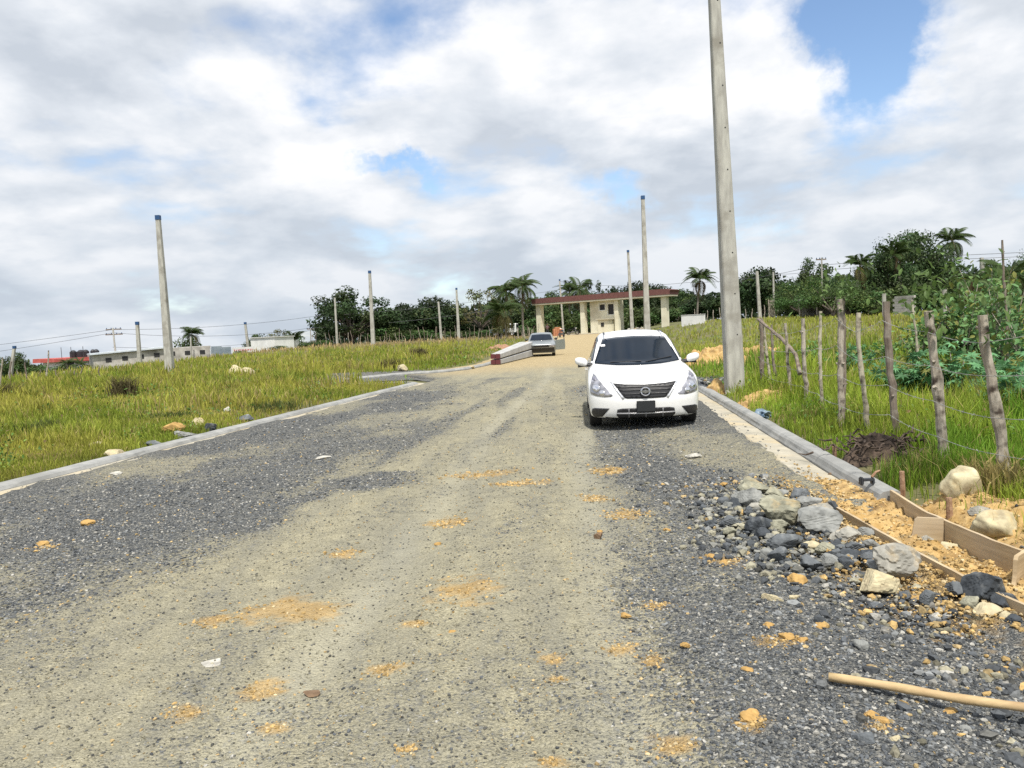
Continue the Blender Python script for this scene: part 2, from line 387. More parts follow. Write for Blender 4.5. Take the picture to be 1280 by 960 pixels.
g = link('ground', fast_mesh('ground', np.stack([X, Y, Z], -1).reshape(-1, 3), F, M['soil'], True)); tag(g, kind='structure')

# ------------------------------------------------------------------ gravel road
def gravel_mat():
    m, nt, b = nmat('gravel'); N = nt.nodes; L = nt.links
    at = N.new('ShaderNodeAttribute'); at.attribute_name = 'Col'
    sp = N.new('ShaderNodeSeparateColor'); L.new(at.outputs['Color'], sp.inputs[0])
    tc = N.new('ShaderNodeTexCoord'); P = tc.outputs['Object']
    def vor(s, feat='F1'):
        v = N.new('ShaderNodeTexVoronoi'); v.inputs['Scale'].default_value = s; v.feature = feat; L.new(P, v.inputs['Vector']); return v
    def noi(s, d=6, r=0.6, st=None):
        n = N.new('ShaderNodeTexNoise'); n.inputs['Scale'].default_value = s; n.inputs['Detail'].default_value = d; n.inputs['Roughness'].default_value = r
        if st:
            mp = N.new('ShaderNodeMapping'); mp.inputs['Scale'].default_value = st; mp.inputs['Rotation'].default_value = (0, 0, 0.13); L.new(P, mp.inputs[0]); L.new(mp.outputs[0], n.inputs['Vector'])
        else: L.new(P, n.inputs['Vector'])
        return n
    def ramp(x, stops):
        r = N.new('ShaderNodeValToRGB'); e = r.color_ramp.elements
        e[0].position, e[0].color = stops[0][0], (*stops[0][1], 1); e[1].position, e[1].color = stops[-1][0], (*stops[-1][1], 1)
        for p, c in stops[1:-1]: k = e.new(p); k.color = (*c, 1)
        L.new(x, r.inputs[0]); return r.outputs[0]
    def mix(f, a, b2, typ='MIX'):
        n = N.new('ShaderNodeMix'); n.data_type = 'RGBA'; n.blend_type = typ
        if isinstance(f, float): n.inputs[0].default_value = f
        else: L.new(f, n.inputs[0])
        for i, v in ((6, a), (7, b2)):
            if isinstance(v, tuple): n.inputs[i].default_value = (*v, 1)
            else: L.new(v, n.inputs[i])
        return n.outputs[2]
    def mt(op, a, b2, clamp=False):
        n = N.new('ShaderNodeMath'); n.operation = op; n.use_clamp = clamp
        for i, v in enumerate((a, b2)):
            if isinstance(v, (int, float)): n.inputs[i].default_value = v
            else: L.new(v, n.inputs[i])
        return n.outputs[0]
    v1 = vor(60.0); v2 = vor(130.0); n1 = noi(7.0, 10); nb = noi(0.9, 5); ns = noi(2.2, 8, 0.65, (1.0, 0.16, 1.0)); nf = noi(40.0, 4)
    s1 = N.new('ShaderNodeSeparateColor'); L.new(v1.outputs['Color'], s1.inputs[0])
    s2 = N.new('ShaderNodeSeparateColor'); L.new(v2.outputs['Color'], s2.inputs[0])
    stops = [(0.0, (0.024, 0.028, 0.033)), (0.40, (0.085, 0.094, 0.102)), (0.75, (0.18, 0.187, 0.187)), (0.9, (0.31, 0.30, 0.265)), (1.0, (0.50, 0.48, 0.42))]
    dark = mix(0.45, ramp(s1.outputs[0], stops), ramp(s2.outputs[1], stops))
    dark = mix(mt('MULTIPLY', n1.outputs['Fac'], 0.35), dark, (0.13, 0.125, 0.105))
    dst = [(0.0, (0.10, 0.095, 0.075)), (0.35, (0.26, 0.24, 0.17)), (0.7, (0.36, 0.33, 0.225)), (1.0, (0.47, 0.44, 0.34))]
    dust = mix(0.5, ramp(n1.outputs['Fac'], [(0.3, (0.21, 0.195, 0.135)), (0.7, (0.40, 0.365, 0.245))]), ramp(s2.outputs[0], dst))
    dust = mix(mt('MULTIPLY', mt('SUBTRACT', ns.outputs['Fac'], 0.40, True), 2.2, True), dust, (0.175, 0.175, 0.155))
    dust = mix(mt('MULTIPLY', at.outputs['Alpha'], 0.5), dust, (0.36, 0.345, 0.27))
    # farther on the road is bare yellow earth
    dust = mix(sp.outputs[2], dust, ramp(n1.outputs['Fac'], [(0.3, (0.31, 0.245, 0.14)), (0.7, (0.46, 0.37, 0.215))]))
    # loose stones poke through the dust in places
    f = mt('ADD', sp.outputs[0], mt('MULTIPLY', mt('SUBTRACT', s1.outputs[1], 0.5), 0.55))
    f = mt('ADD', f, mt('MULTIPLY', mt('SUBTRACT', n1.outputs['Fac'], 0.5), 0.7))
    f = mt('ADD', f, mt('MULTIPLY', mt('SUBTRACT', nf.outputs['Fac'], 0.5), 0.9))
    r = N.new('ShaderNodeMapRange'); r.inputs[1].default_value = 0.28; r.inputs[2].default_value = 0.72; L.new(f, r.inputs[0])
    c = mix(r.outputs[0], dark, dust)
    sand = ramp(n1.outputs['Fac'], [(0.3, (0.34, 0.215, 0.075)), (0.7, (0.47, 0.32, 0.135))])
    c = mix(mt('MULTIPLY', sp.outputs[1], 0.8), c, sand)
    L.new(c, b.inputs['Base Color']); b.inputs['Roughness'].default_value = 0.95; b.inputs['Specular IOR Level'].default_value = 0.15
    h = mt('ADD', mt('MULTIPLY', v1.outputs['Distance'], -1.0), mt('ADD', mt('MULTIPLY', v2.outputs['Distance'], -0.5), mt('MULTIPLY', n1.outputs['Fac'], 0.8)))
    h = mt('ADD', h, mt('MULTIPLY', nf.outputs['Fac'], 0.5))
    bp = N.new('ShaderNodeBump'); bp.inputs['Distance'].default_value = 0.02; L.new(h, bp.inputs['Height'])
    L.new(mt('SUBTRACT', 1.0, mt('MULTIPLY', sp.outputs[0], 0.35)), bp.inputs['Strength']); L.new(bp.outputs[0], b.inputs['Normal'])
    return m
M['gravel'] = gravel_mat()
def road_z(x, y):
    z = H(x, y) + 0.012
    rut = -0.02 * np.exp(-((x - (-1.3 + 0.09 * y)) / 0.28) ** 2) - 0.02 * np.exp(-((x - (0.25 + 0.09 * y)) / 0.28) ** 2)
    fade = sstep(40, 15, y)
    return z + (rut + (fbm(x * 1.1, y * 0.7, 61, 3) - 0.5) * 0.05 + (fbm(x * 7, y * 7, 62, 4) - 0.5) * 0.035 * sstep(20, 8, y)) * fade + 0.012
rows = 1.0 * np.exp(np.linspace(0, math.log(135), 800)); ss = np.linspace(0, 1, 270)
S, YY = np.meshgrid(ss, rows, indexing='ij')
# loose material spills over the gutter in places
EL = XL(YY) + 0.02 - 0.16 * sstep(0.35, 0.75, fbm(YY * 1.3, YY * 0.2, 15, 4)) - 0.08 * (fbm(YY * 6, YY * 2, 18, 3) - .5); ER = XR(YY) + 0.02 + 0.08 * sstep(0.35, 0.75, fbm(YY * 1.1, YY * 0.2, 16, 4)) + 0.10 * (fbm(YY * 9, YY * 2, 17, 3) - .5) + 0.22 * (YY < Y_END)
XX = EL * (1 - S) + ER * S
ZZ = road_z(XX, YY) + 0.04 * np.maximum(sstep(0.35, 0.02, XX - EL), sstep(0.35, 0.02, ER - XX)) * (YY < 45) - 0.05 * ((S == 0) | (S == 1))
cols = np.stack([dust_mask(XX, YY), sand_mask(XX, YY), sstep(26, 36, YY + (fbm(XX * 0.5, YY * 0.3, 5, 3) - 0.5) * 6), np.maximum(track(XX, YY, 0), track(XX, YY, 1))], -1).reshape(-1, 4)
nx, ny = XX.shape; idx = np.arange(nx * ny).reshape(nx, ny)
F = np.stack([idx[:-1, :-1], idx[1:, :-1], idx[1:, 1:], idx[:-1, 1:]], -1).reshape(-1, 4)
o = link('gravel_road', fast_mesh('gravel_road', np.stack([XX, YY, ZZ], -1).reshape(-1, 3), F, M['gravel'], True, cols)); tag(o, kind='structure')
# side road on the left
sx = np.linspace(-8, 0.5, 60); sy = np.linspace(0, 1, 30)
SX, T = np.meshgrid(sx, sy, indexing='ij')
SY = SIDE_Y0 * (1 - T) + (SIDE_Y1 + 0.6) * T
SX = np.minimum(SX, XL(SY) + 0.4)
SZ = H(SX, SY) + 0.012
cols = np.stack([0.15 + 0 * SX, 0 * SX, 0 * SX], -1).reshape(-1, 3)
nx, ny = SX.shape; idx = np.arange(nx * ny).reshape(nx, ny)
F = np.stack([idx[:-1, :-1], idx[1:, :-1], idx[1:, 1:], idx[:-1, 1:]], -1).reshape(-1, 4)
o = link('side_road', fast_mesh('side_road', np.stack([SX, SY, SZ], -1).reshape(-1, 3), F, M['gravel'], True, cols)); tag(o, kind='structure')

# ------------------------------------------------------------------ kerbs and gutters
def sweep(name, path, prof, mat, side=1, seed=0):
    """profile (offset, z) swept along a path on the ground; side=+1: offsets go to the right"""
    V = []; m = len(prof); n = len(path)
    for i, p in enumerate(path):
        a = path[max(i - 1, 0)]; b = path[min(i + 1, n - 1)]
        d = Vector((b[0] - a[0], b[1] - a[1], 0)).normalized(); r = Vector((d.y, -d.x, 0)) * side
        h = Hs(p[0], p[1]) if p[1] > 40 else 0.0
        for k, (o_, z_) in enumerate(prof):
            j = (vnoise(p[0] * 3 + k * 5.1, p[1] * 3, seed) - 0.5) * 0.012
            V.append((p[0] + r.x * (o_ + j), p[1] + r.y * (o_ + j), h + z_ + j * 0.6))
    F = [(i * m + k, i * m + k + 1, (i + 1) * m + k + 1, (i + 1) * m + k) for i in range(n - 1) for k in range(m - 1)]
    F += [tuple(range(m)), tuple(reversed(range((n - 1) * m, n * m)))]
    mb = MB(); mb.add(V, F); o = mb.build(name, mat); tag(o, kind='structure'); return o
ry = np.concatenate([np.arange(Y_END, 20, 0.15), np.arange(20, 46, 0.6)])
path = [(AR[0] * y + AR[1] - 0.50, y) for y in ry]
sweep('gutter', path, [(-0.03, -0.25), (-0.02, 0.035), (0.0, 0.05), (0.31, 0.035), (0.31, -0.25)], M['gutter'], 1, 4)
sweep('kerb', path, [(0.312, -0.25), (0.312, 0.05), (0.33, 0.075), (0.345, 0.11), (0.37, 0.132), (0.41, 0.138), (0.49, 0.138), (0.50, 0.13), (0.50, -0.25)], M['kerb'], 1, 8)
ly = np.concatenate([np.arange(1.5, 24.3, 0.25)])
path = [(float(AL[0] * y + AL[1]), y) for y in ly]
lx, l_y = path[-1]
for k in range(1, 16):      # rounds the corner into the side road
    t = k / 15 * 1.45; path.append((lx - 2.2 * (1 - math.cos(t)), l_y + 2.2 * math.sin(t) * 0.55))
for k in range(1, 4): path.append((path[-1][0] - 1.5, path[-1][1] + 0.02))
sweep('gutter_left', path, [(0.03, -0.08), (0.02, 0.035), (0.0, 0.05), (-0.2, 0.04), (-0.2, -0.08)], M['gutter'], 1, 14)
sweep('kerb_left', path, [(-0.202, -0.1), (-0.202, 0.045), (-0.23, 0.085), (-0.27, 0.102), (-0.40, 0.105), (-0.41, 0.095), (-0.41, -0.1)], M['kerb'], 1, 18)
k2 = [at_z(x, y, 0.1) for x, y in [(432, 474), (440, 473), (500, 467), (560, 463), (585, 460), (610, 455), (622, 451)]]
path = []
for a, b in zip(k2[:-1], k2[1:]):
    for t in np.linspace(0, 1, 8)[:-1]: path.append(tuple((a.lerp(b, t))[:2]))
sweep('kerb_far', path, [(0.0, -0.1), (0.0, 0.07), (-0.04, 0.11), (-0.08, 0.13), (-0.22, 0.13), (-0.23, -0.1)], M['kerb'], 1, 28)
# ------------------------------------------------------------------ rocks and stones
def ico(sub):
    bm = bmesh.new(); bmesh.ops.create_icosphere(bm, subdivisions=sub, radius=1.0)
    bm.verts.index_update()
    V = np.array([v.co[:] for v in bm.verts]); F = np.array([[v.index for v in f.verts] for f in bm.faces]); bm.free(); return V, F
ICO = {k: ico(k) for k in (1, 2, 3, 4)}
def rock_shape(seed, sub=3, planes=14, rough=0.03, flat=0.75, soft=0.0):
    r = np.random.default_rng(seed); V, F = ICO[sub]
    n = r.normal(size=(planes, 3)); n /= np.linalg.norm(n, axis=1)[:, None]; h = r.uniform(0.5, 1.0, planes)
    d = V @ n.T; d = np.where(d > 0.05, h / np.maximum(d, 0.05), 9.0); rad = np.minimum(d.min(1), 1.25)
    if soft: rad = rad * (1 - soft) + soft * 0.85
    rad = rad * (1 + (fbm(V[:, 0] * 3 + V[:, 2] * 2.3 + seed, V[:, 1] * 3 - V[:, 2] * 1.7, seed, 4) - 0.5) * rough * 4)
    P = V * rad[:, None]; P[:, 0] *= r.uniform(0.9, 1.3)
    if sub >= 3 and not soft:      # broken faces: small steps along two cleavage directions
        for _ in range(2):
            c = r.normal(size=3); c /= np.linalg.norm(c); t = P @ c; st = 0.16; P += (np.floor(t / st) * st + st * .5 - t)[:, None] * c * 0.55
    P -= (P.max(0) + P.min(0)) / 2; P /= np.abs(P[:, 0]).max(); P[:, 2] *= flat / max(np.abs(P[:, 2]).max(), 1e-6) * 1.0; P[:, 1] *= 0.85 / np.abs(P[:, 1]).max()
    return P, F
def stone_cols(n, r, kind):
    t = r.random(n)
    if kind == 'gravel':
        base = np.where(t[:, None] < 0.5, np.array([[0.082, 0.089, 0.096]]), np.where(t[:, None] < 0.80, np.array([[0.17, 0.177, 0.178]]), np.where(t[:, None] < 0.975, np.array([[0.31, 0.30, 0.27]]), np.array([[0.40, 0.30, 0.15]]))))
    elif kind == 'dusty':
        base = np.where(t[:, None] < 0.35, np.array([[0.10, 0.10, 0.092]]), np.where(t[:, None] < 0.9, np.array([[0.24, 0.225, 0.165]]), np.array([[0.36, 0.27, 0.14]])))
    else:
        base = np.where(t[:, None] < 0.8, np.array([[0.40, 0.275, 0.115]]), np.array([[0.46, 0.37, 0.22]]))
    return base * r.uniform(0.5, 1.35, (n, 1))
def scatter(name, x, y, z, size, cols, seed, sub=0, flat=0.65):
    r = np.random.default_rng(seed); n = len(x)
    bm = bmesh.new()
    if sub == 0:
        bmesh.ops.create_icosphere(bm, subdivisions=1, radius=1.0)
    bm.verts.index_update()
    T = np.array([v.co[:] for v in bm.verts]); TF = np.array([[v.index for v in f.verts] for f in bm.faces]); bm.free()
    if len(T) == 42:   # keep the plain twelve-corner icosahedron: cheap and angular
        bm = bmesh.new(); bmesh.ops.create_icosphere(bm, subdivisions=1, radius=1.0); bm.free()
    phi = (1 + 5 ** 0.5) / 2
    k = len(T)
    V = T[None] * r.uniform(0.6, 1.2, (n, k, 1))
    V = V * np.stack([r.uniform(0.8, 1.35, n), r.uniform(0.6, 1.1, n), r.uniform(0.45, 0.95, n) * flat / 0.65], -1)[:, None, :]
    a = r.uniform(0, 2 * np.pi, n); b = r.normal(0, 0.35, n)
    ca, sa, cb, sb = np.cos(a), np.sin(a), np.cos(b), np.sin(b)
    X1 = V[..., 0]; Y1 = V[..., 1] * cb[:, None] - V[..., 2] * sb[:, None]; Z1 = V[..., 1] * sb[:, None] + V[..., 2] * cb[:, None]
    X2 = X1 * ca[:, None] - Y1 * sa[:, None]; Y2 = X1 * sa[:, None] + Y1 * ca[:, None]
    P = np.stack([X2, Y2, Z1], -1) * size[:, None, None] + np.stack([x, y, z + size * 0.28], -1)[:, None, :]
    F = (TF[None] + (np.arange(n) * k)[:, None, None]).reshape(-1, 3)
    C = np.repeat(cols[:, None, :], k, 1).reshape(-1, 3)
    return link(name, fast_mesh(name, P.reshape(-1, 3), F, M['stone'], False, C))
def pile_z(x, y):
    """low heap of stone and soil beside the formwork"""
    a = np.exp(-(((x - 2.12) / 0.42) ** 2 + ((y - 5.75) / 1.0) ** 2)) * 0.055
    b = np.exp(-(((x - 2.45) / 0.42) ** 2 + ((y - 4.55) / 0.8) ** 2)) * 0.045
    return a + b
def make_gravel():
    r = np.random.default_rng(5); xs, ys, sz, kk = [], [], [], []
    for y0, y1, n, s0, s1 in [(1.9, 4.0, 52000, 0.0035, 0.013), (4.0, 7.5, 56000, 0.005, 0.015), (7.5, 13, 40000, 0.008, 0.019), (13, 24, 16000, 0.015, 0.03)]:
        y = r.uniform(y0, y1, n); x = r.uniform(-0.72, 0.72, n) * (y + 0.4)
        s = s0 + (s1 - s0) * r.random(n) ** 2.6; xs.append(x); ys.append(y); sz.append(s)
    x = np.concatenate(xs); y = np.concatenate(ys); s = np.concatenate(sz)
    ok = (x > XL(y) + 0.05 - 0.2 * r.random(len(x)) ** 2) & (x < XR(y) - 0.02 + 0.26 * r.random(len(x)) ** 4)
    x, y, s = x[ok], y[ok], s[ok]; d = dust_mask(x, y); sd_ = sand_mask(x, y)
    keep = r.random(len(x)) < np.clip(1.0 - d * 0.70 - sd_ * 0.4, 0.08, 1)
    x, y, s, d, sd_ = x[keep], y[keep], s[keep], d[keep], sd_[keep]
    c = np.where((d > r.uniform(0.3, 0.9, len(x)))[:, None], stone_cols(len(x), r, 'dusty'), stone_cols(len(x), r, 'gravel'))
    c = np.where((sd_ > r.uniform(0.3, 1.1, len(x)))[:, None], stone_cols(len(x), r, 'soil'), c)
    s = s * np.where(d > 0.6, 0.75, 1.0)
    zz_ = road_z(x, y) - s * 0.15; zz_ = np.where((y < 45) & (y > Y_END) & (x > XR(y) - .02), 0.046 - s * .2, zz_); zz_ = np.where(x < XL(y) + .02, np.maximum(zz_, 0.046 - s * .2), zz_)
    o = scatter('loose_gravel', x, y, zz_, s, c, 9); tag(o, kind='stuff')
    # coarser rubble thrown about around the formwork and the right-hand edge of the road
    n = 7000; y = r.uniform(2.2, 7.6, n); x = np.interp(y, [2.2, 3.6, 5, 7.6], [2.35, 2.35, 2.2, 2.1]) + r.normal(0, 0.42, n) ; s = 0.005 + 0.032 * r.random(n) ** 4
    ok = (x < XR(y) - 0.02); x, y, s = x[ok], y[ok], s[ok]
    c = np.where((r.random(len(x)) < 0.07 + 0.4 * sstep(2.0, 2.5, x) * sstep(5.8, 5.0, y))[:, None], stone_cols(len(x), r, 'soil'), np.where((r.random(len(x)) < 0.3)[:, None], stone_cols(len(x), r, 'dusty'), stone_cols(len(x), r, 'gravel')))
    o = scatter('loose_rubble', x, y, road_z(x, y) + pile_z(x, y) * 0.8 - s * 0.1, s, c, 19); tag(o, kind='stuff')
make_gravel()
r = np.random.default_rng(29); n = 900; a_ = r.normal(0, .30, n); b_ = r.normal(0, .62, n)
y = 5.75 + b_; x = XR(y) - 0.75 + a_ * .8 ; s = 0.010 + 0.034 * r.random(n) ** 2.2; ok = x < XR(y) - 0.22; x, y, s = x[ok], y[ok], s[ok]
c = np.where((r.random(len(x)) < 0.35)[:, None], np.array([[.20, .20, .18]]), np.where((r.random(len(x)) < 0.6)[:, None], np.array([[.075, .083, .09]]), np.array([[.27, .255, .19]]))) * r.uniform(.7, 1.3, (len(x), 1))
o = scatter('broken_stone', x, y, road_z(x, y) + pile_z(x, y) * r.uniform(.3, 1.5, len(x)), s, c, 30); tag(o, kind='stuff')

ROCKCOL = {'dark': (0.045, 0.052, 0.06), 'slate': (0.10, 0.11, 0.118), 'grey': (0.20, 0.205, 0.195), 'green': (0.24, 0.235, 0.175), 'pale': (0.28, 0.27, 0.235), 'cream': (0.44, 0.365, 0.235), 'white': (0.40, 0.385, 0.34), 'orange': (0.40, 0.25, 0.085), 'brown': (0.17, 0.11, 0.065)}
for k_, c_ in list(ROCKCOL.items()):
    c2 = tuple(min(0.6, v * 1.45 + 0.015) for v in c_); c1 = tuple(v * 0.65 for v in c_)
    c3 = (0.42, 0.29, 0.12) if k_ in ('cream', 'pale', 'green') else ((0.30, 0.30, 0.28) if k_ in ('dark', 'slate', 'grey') else tuple(v * 0.75 for v in c_))
    M['rock_' + k_] = noise_mat('rock ' + k_, c1, c2, 9.0, 0.9, 0.5, 0.02, c3=c3, s3=5.0)
def rock(name, label, cat, px, py, w, col, flat=0.7, seed=1, group=None, soft=0.0, lift=None, hz=None, planes=11, zbase=None, rough=None):
    """rock whose foot is seen at (px, py) and which is w pixels of the photograph wide"""
    if zbase is None: p = on_ground(px, py); p.z += float(pile_z(p.x, p.y)) * 0.9 + 0.012
    else: p = at_z(px, py, zbase)
    dist = (p - EYE).length; rad = w / FPX * dist * 0.47
    V, F = rock_shape(seed, 4, planes, rough or (0.035 + (0.02 if soft else 0)), flat, soft)
    V = V * rad; zmin = V[:, 2].min(); V[:, 2] -= zmin * 0.8
    V[:, 1] += rad * 0.5
    me = fast_mesh(name, V, F, M['rock_' + col], soft > 0.2)
    o = link(name, me, None, (p.x, p.y, p.z - 0.005)); return tag(o, label, cat, group)
G1 = 'broken rocks heaped on the gravel beside the formwork'
rk = [  # the heap of broken stone: foot px, foot py, width, colour, flatness, label
 (945, 626, 44, 'green', .6, 'olive grey flat rock at the far top end of the heap'),
 (968, 631, 26, 'green', .7, 'small pale olive pointed rock topping the far part of the heap'),
 (938, 642, 36, 'grey', .8, 'light grey blocky rock on the road side of the heap, near its far end'),
 (906, 636, 17, 'slate', .7, 'small grey stone lying alone at the far left tip of the heap'),
 (921, 641, 18, 'dark', .9, 'dark blackish stone between two grey ones at the far left of the heap'),
 (944, 646, 20, 'pale', .6, 'small pale chip in front of the light grey blocky rock'),
 (981, 668, 52, 'green', .75, 'largest olive boulder in the middle of the heap with a dark patch'),
 (947, 673, 28, 'dark', .85, 'shiny dark slate lump left of the olive boulder'),
 (976, 674, 30, 'green', .6, 'cracked tan olive rock just below the biggest olive boulder'),
 (1003, 632, 30, 'slate', .6, 'slate grey rock on the far side of the heap towards the gutter'),
 (1012, 648, 34, 'grey', .65, 'grey rock between the olive boulder and the soil strip'),
 (1028, 660, 34, 'pale', .7, 'pale grey rock touching the tip of the front form board'),
 (1030, 680, 54, 'grey', .62, 'wide grey streaked boulder on the board side of the heap'),
 (1058, 688, 40, 'pale', .45, 'flat pale grey slab beside the front form board'),
 (1042, 646, 17, 'dark', 1.0, 'dark upright stone leaning on the end of the front form board'),
 (985, 694, 46, 'slate', .5, 'dark layered slate block at the near left of the heap'),
 (974, 708, 24, 'slate', .9, 'small upright slate splinter in front of the layered block'),
 (958, 702, 20, 'grey', .7, 'small grey wedge at the near left edge of the heap'),
 (1015, 698, 26, 'cream', .5, 'flat cream stone between slate and orange soil in the heap'),
 (1044, 702, 22, 'dark', .8, 'black stone half buried in orange soil near the heap middle'),
 (1018, 720, 30, 'slate', .7, 'slate stone below the flat cream stone'),
 (1040, 718, 26, 'grey', .7, 'grey stone in the near part of the heap, right of the slate one'),
 (1068, 710, 34, 'dark', .35, 'thin dark slab lying in the orange soil'),
 (1092, 712, 26, 'dark', .5, 'dark slab fragment beside the front form board'),
 (1104, 752, 48, 'cream', .65, 'rounded cream boulder at the near end of the heap'),
 (1130, 738, 56, 'pale', .85, 'tall pale grey white rock against the front form board'),
 (1092, 700, 24, 'grey', .7, 'grey stone beside the middle of the front form board'),
 (1163, 766, 22, 'slate', .9, 'blue grey block sitting on orange soil near the front board'),
 (1206, 758, 28, 'slate', .75, 'grey slate stone left of the big black rock'),
 (1236, 764, 42, 'dark', .9, 'big rounded black rock resting against the front form board'),
 (1262, 772, 32, 'dark', .6, 'flat black stone right of the big black rock'),
 (1216, 772, 22, 'green', .8, 'small tan grey stone in front of the big black rock'),
 (1238, 782, 30, 'cream', .6, 'cream white stone below the big black rock'),
 (1263, 788, 20, 'cream', .8, 'small cream cube at the right edge below the black stones'),
 (1272, 792, 26, 'dark', .6, 'dark stone at the right edge of the picture above the stick'),
]
for i, (a, b, w_, c, fl, lb) in enumerate(rk): rock('rock', lb, 'rock', a, b, w_, c, fl, 100 + i, G1)
rr_ = random.Random(12)
for i in range(30):
    t_ = rr_.random(); a = 925 + 185 * t_ + rr_.gauss(0, 22); b = 634 + 95 * t_ + rr_.gauss(0, 16)
    rock('rock', 'small broken grey stone packed between the larger rocks of the heap', 'rock', a, b, rr_.uniform(12, 25), rr_.choice(['slate', 'grey', 'grey', 'dark', 'green', 'slate']), rr_.uniform(.6, .9), 600 + i, G1)
G2 = 'stones lying loose on the gravel'
for i, (a, b, w_, c, fl, lb) in enumerate([
 (968, 757, 26, 'cream', .5, 'flat cream stone on the gravel left of the rounded cream boulder'),
 (994, 754, 16, 'cream', .6, 'small cream pebble right of the flat cream stone'),
 (1080, 818, 18, 'grey', .8, 'single grey stone on the gravel above the wooden stick'),
 (1120, 936, 14, 'cream', .9, 'round cream pebble on the gravel below the wooden stick'),
 (1085, 938, 24, 'slate', .6, 'dark grey stone left of the round cream pebble near the bottom edge'),
 (1212, 928, 22, 'grey', .6, 'grey green stone on the gravel near the lower right corner'),
 (388, 874, 22, 'brown', .22, 'thin dark chip lying on the pale middle of the road'),
 (868, 574, 22, 'white', .3, 'thin white slab lying on dark gravel in front of the car'),
 (262, 838, 26, 'white', .25, 'flat white chip pressed into the road left of centre'),
 (748, 676, 12, 'brown', .9, 'small brown broken clod standing upright on the road'),
 (402, 577, 24, 'white', .25, 'thin white flake on the dark gravel near the left kerb'),
 (143, 595, 16, 'white', .25, 'small white flake on dark gravel beside the left gutter')]):
    rock('stone', lb, 'stone', a, b, w_, c, fl, 300 + i, G2)
G3 = 'orange soil clods on the road'
for i, (a, b, w_) in enumerate([(783, 775, 14), (857, 812, 13), (549, 800, 10), (566, 796, 12), (834, 666, 10), (547, 684, 10), (52, 686, 14), (108, 660, 16), (905, 610, 12), (938, 848, 20), (962, 790, 16), (985, 804, 18), (1005, 806, 14), (942, 910, 30), (1090, 906, 24), (1190, 902, 20), (1105, 912, 20), (1000, 735, 26), (1028, 790, 16), (892, 702, 14), (905, 708, 12), (750, 668, 8)]):
    rock('soil_clod', 'small orange soil clod lying on the gravel road', 'soil clod', a, b, w_, 'orange', .55, 400 + i, G3, 0.15, rough=.11)
# verge and field stones
for a, b, w_, c, fl, lb, sf in [
 (1207, 634, 48, 'cream', 1.05, 'large cream limestone boulder on the verge beyond the formwork', .3),
 (1186, 632, 26, 'cream', .3, 'thin cream slab leaning at the left foot of the large limestone boulder', 0),
 (1236, 660, 30, 'pale', .8, 'pale grey rock beside the back form board, right of the limestone boulder', 0),
 (1256, 676, 56, 'cream', .6, 'broad cream rock at the right edge behind the back form board', .3),
 (1162, 690, 24, 'pale', .7, 'left one of three pale rocks inside the formwork', 0),
 (1190, 700, 28, 'cream', .6, 'middle one of three pale rocks inside the formwork', 0),
 (1211, 690, 24, 'pale', .9, 'right one of three pale rocks inside the formwork', 0),
 (1066, 600, 14, 'orange', .75, 'orange lump of soil sitting on the kerb top', .4),
 (1042, 598, 12, 'brown', .6, 'brown soil lump in the gutter angle below the kerb', .4),
 (1153, 540, 14, 'white', .8, 'white stone showing in the grass between fence posts', .2),
 (911, 494, 8, 'white', .8, 'small white stone at the foot of the tall concrete pole', .2),
 (293, 470, 22, 'cream', .7, 'tilted cream boulder in the left field, left one of two', 0),
 (309, 470, 20, 'cream', .6, 'rounded cream boulder in the left field, right one of two', .3),
 (325, 496, 11, 'pale', .9, 'pale rock half hidden in the left field grass', 0),
 (283, 516, 9, 'white', .9, 'small whitish stone in grass above the left kerb', 0),
 (216, 543, 26, 'orange', .6, 'orange rock on grass beside the left kerb', .2),
 (245, 534, 20, 'cream', .6, 'yellowish rock on grass behind the grey stones at left kerb', .2),
 (232, 550, 28, 'grey', .45, 'grey slab on the back of the left kerb below the orange rock', 0),
 (261, 541, 16, 'dark', .8, 'dark blue grey lump standing at the left kerb', 0),
 (191, 560, 18, 'slate', .5, 'dark slate pieces on the grass edge of the left kerb', 0),
 (138, 575, 26, 'cream', .5, 'brownish cream rubble lump at the left kerb back', .2),
 (118, 560, 18, 'cream', .4, 'low yellowish stone in the grass near the left kerb', .3),
 (305, 527, 22, 'slate', .4, 'dark stones at the grass edge beside the far left kerb', 0),
 (503, 466, 15, 'cream', .7, 'pale yellow rock on the far kerb of the side road', 0),
 (588, 462, 12, 'cream', .45, 'small yellow lump at the corner of the far kerb', .2)]:
    rock('boulder' if w_ > 40 else 'rock', lb, 'rock', a, b, w_, c, fl, 500 + a, None, sf)

def smooth_line(pts, n=24):
    P = [Vector(p) for p in pts]; out_ = []
    m = len(P)
    for i in range(m - 1):
        a = P[max(i - 1, 0)]; b = P[i]; c = P[i + 1]; d = P[min(i + 2, m - 1)]
        for t in np.linspace(0, 1, n // (m - 1) + 1)[:-1]:
            out_.append(0.5 * ((2 * b) + (c - a) * t + (2 * a - 5 * b + 4 * c - d) * t ** 2 + (3 * b - a - 3 * c + d) * t ** 3))
    return out_ + [P[-1]]
FT, BT = 0.055, 0.155
front = smooth_line([at_z(x, y, FT) for x, y in [(1036, 628), (1085, 655), (1130, 681), (1180, 707), (1223, 729), (1285, 757), (1330, 776), (1420, 812)]], 42)
back = smooth_line([at_z(x, y, BT) for x, y in [(1114, 612), (1150, 635), (1182, 650), (1215, 664), (1250, 678), (1290, 691), (1330, 701), (1420, 722)]], 42)
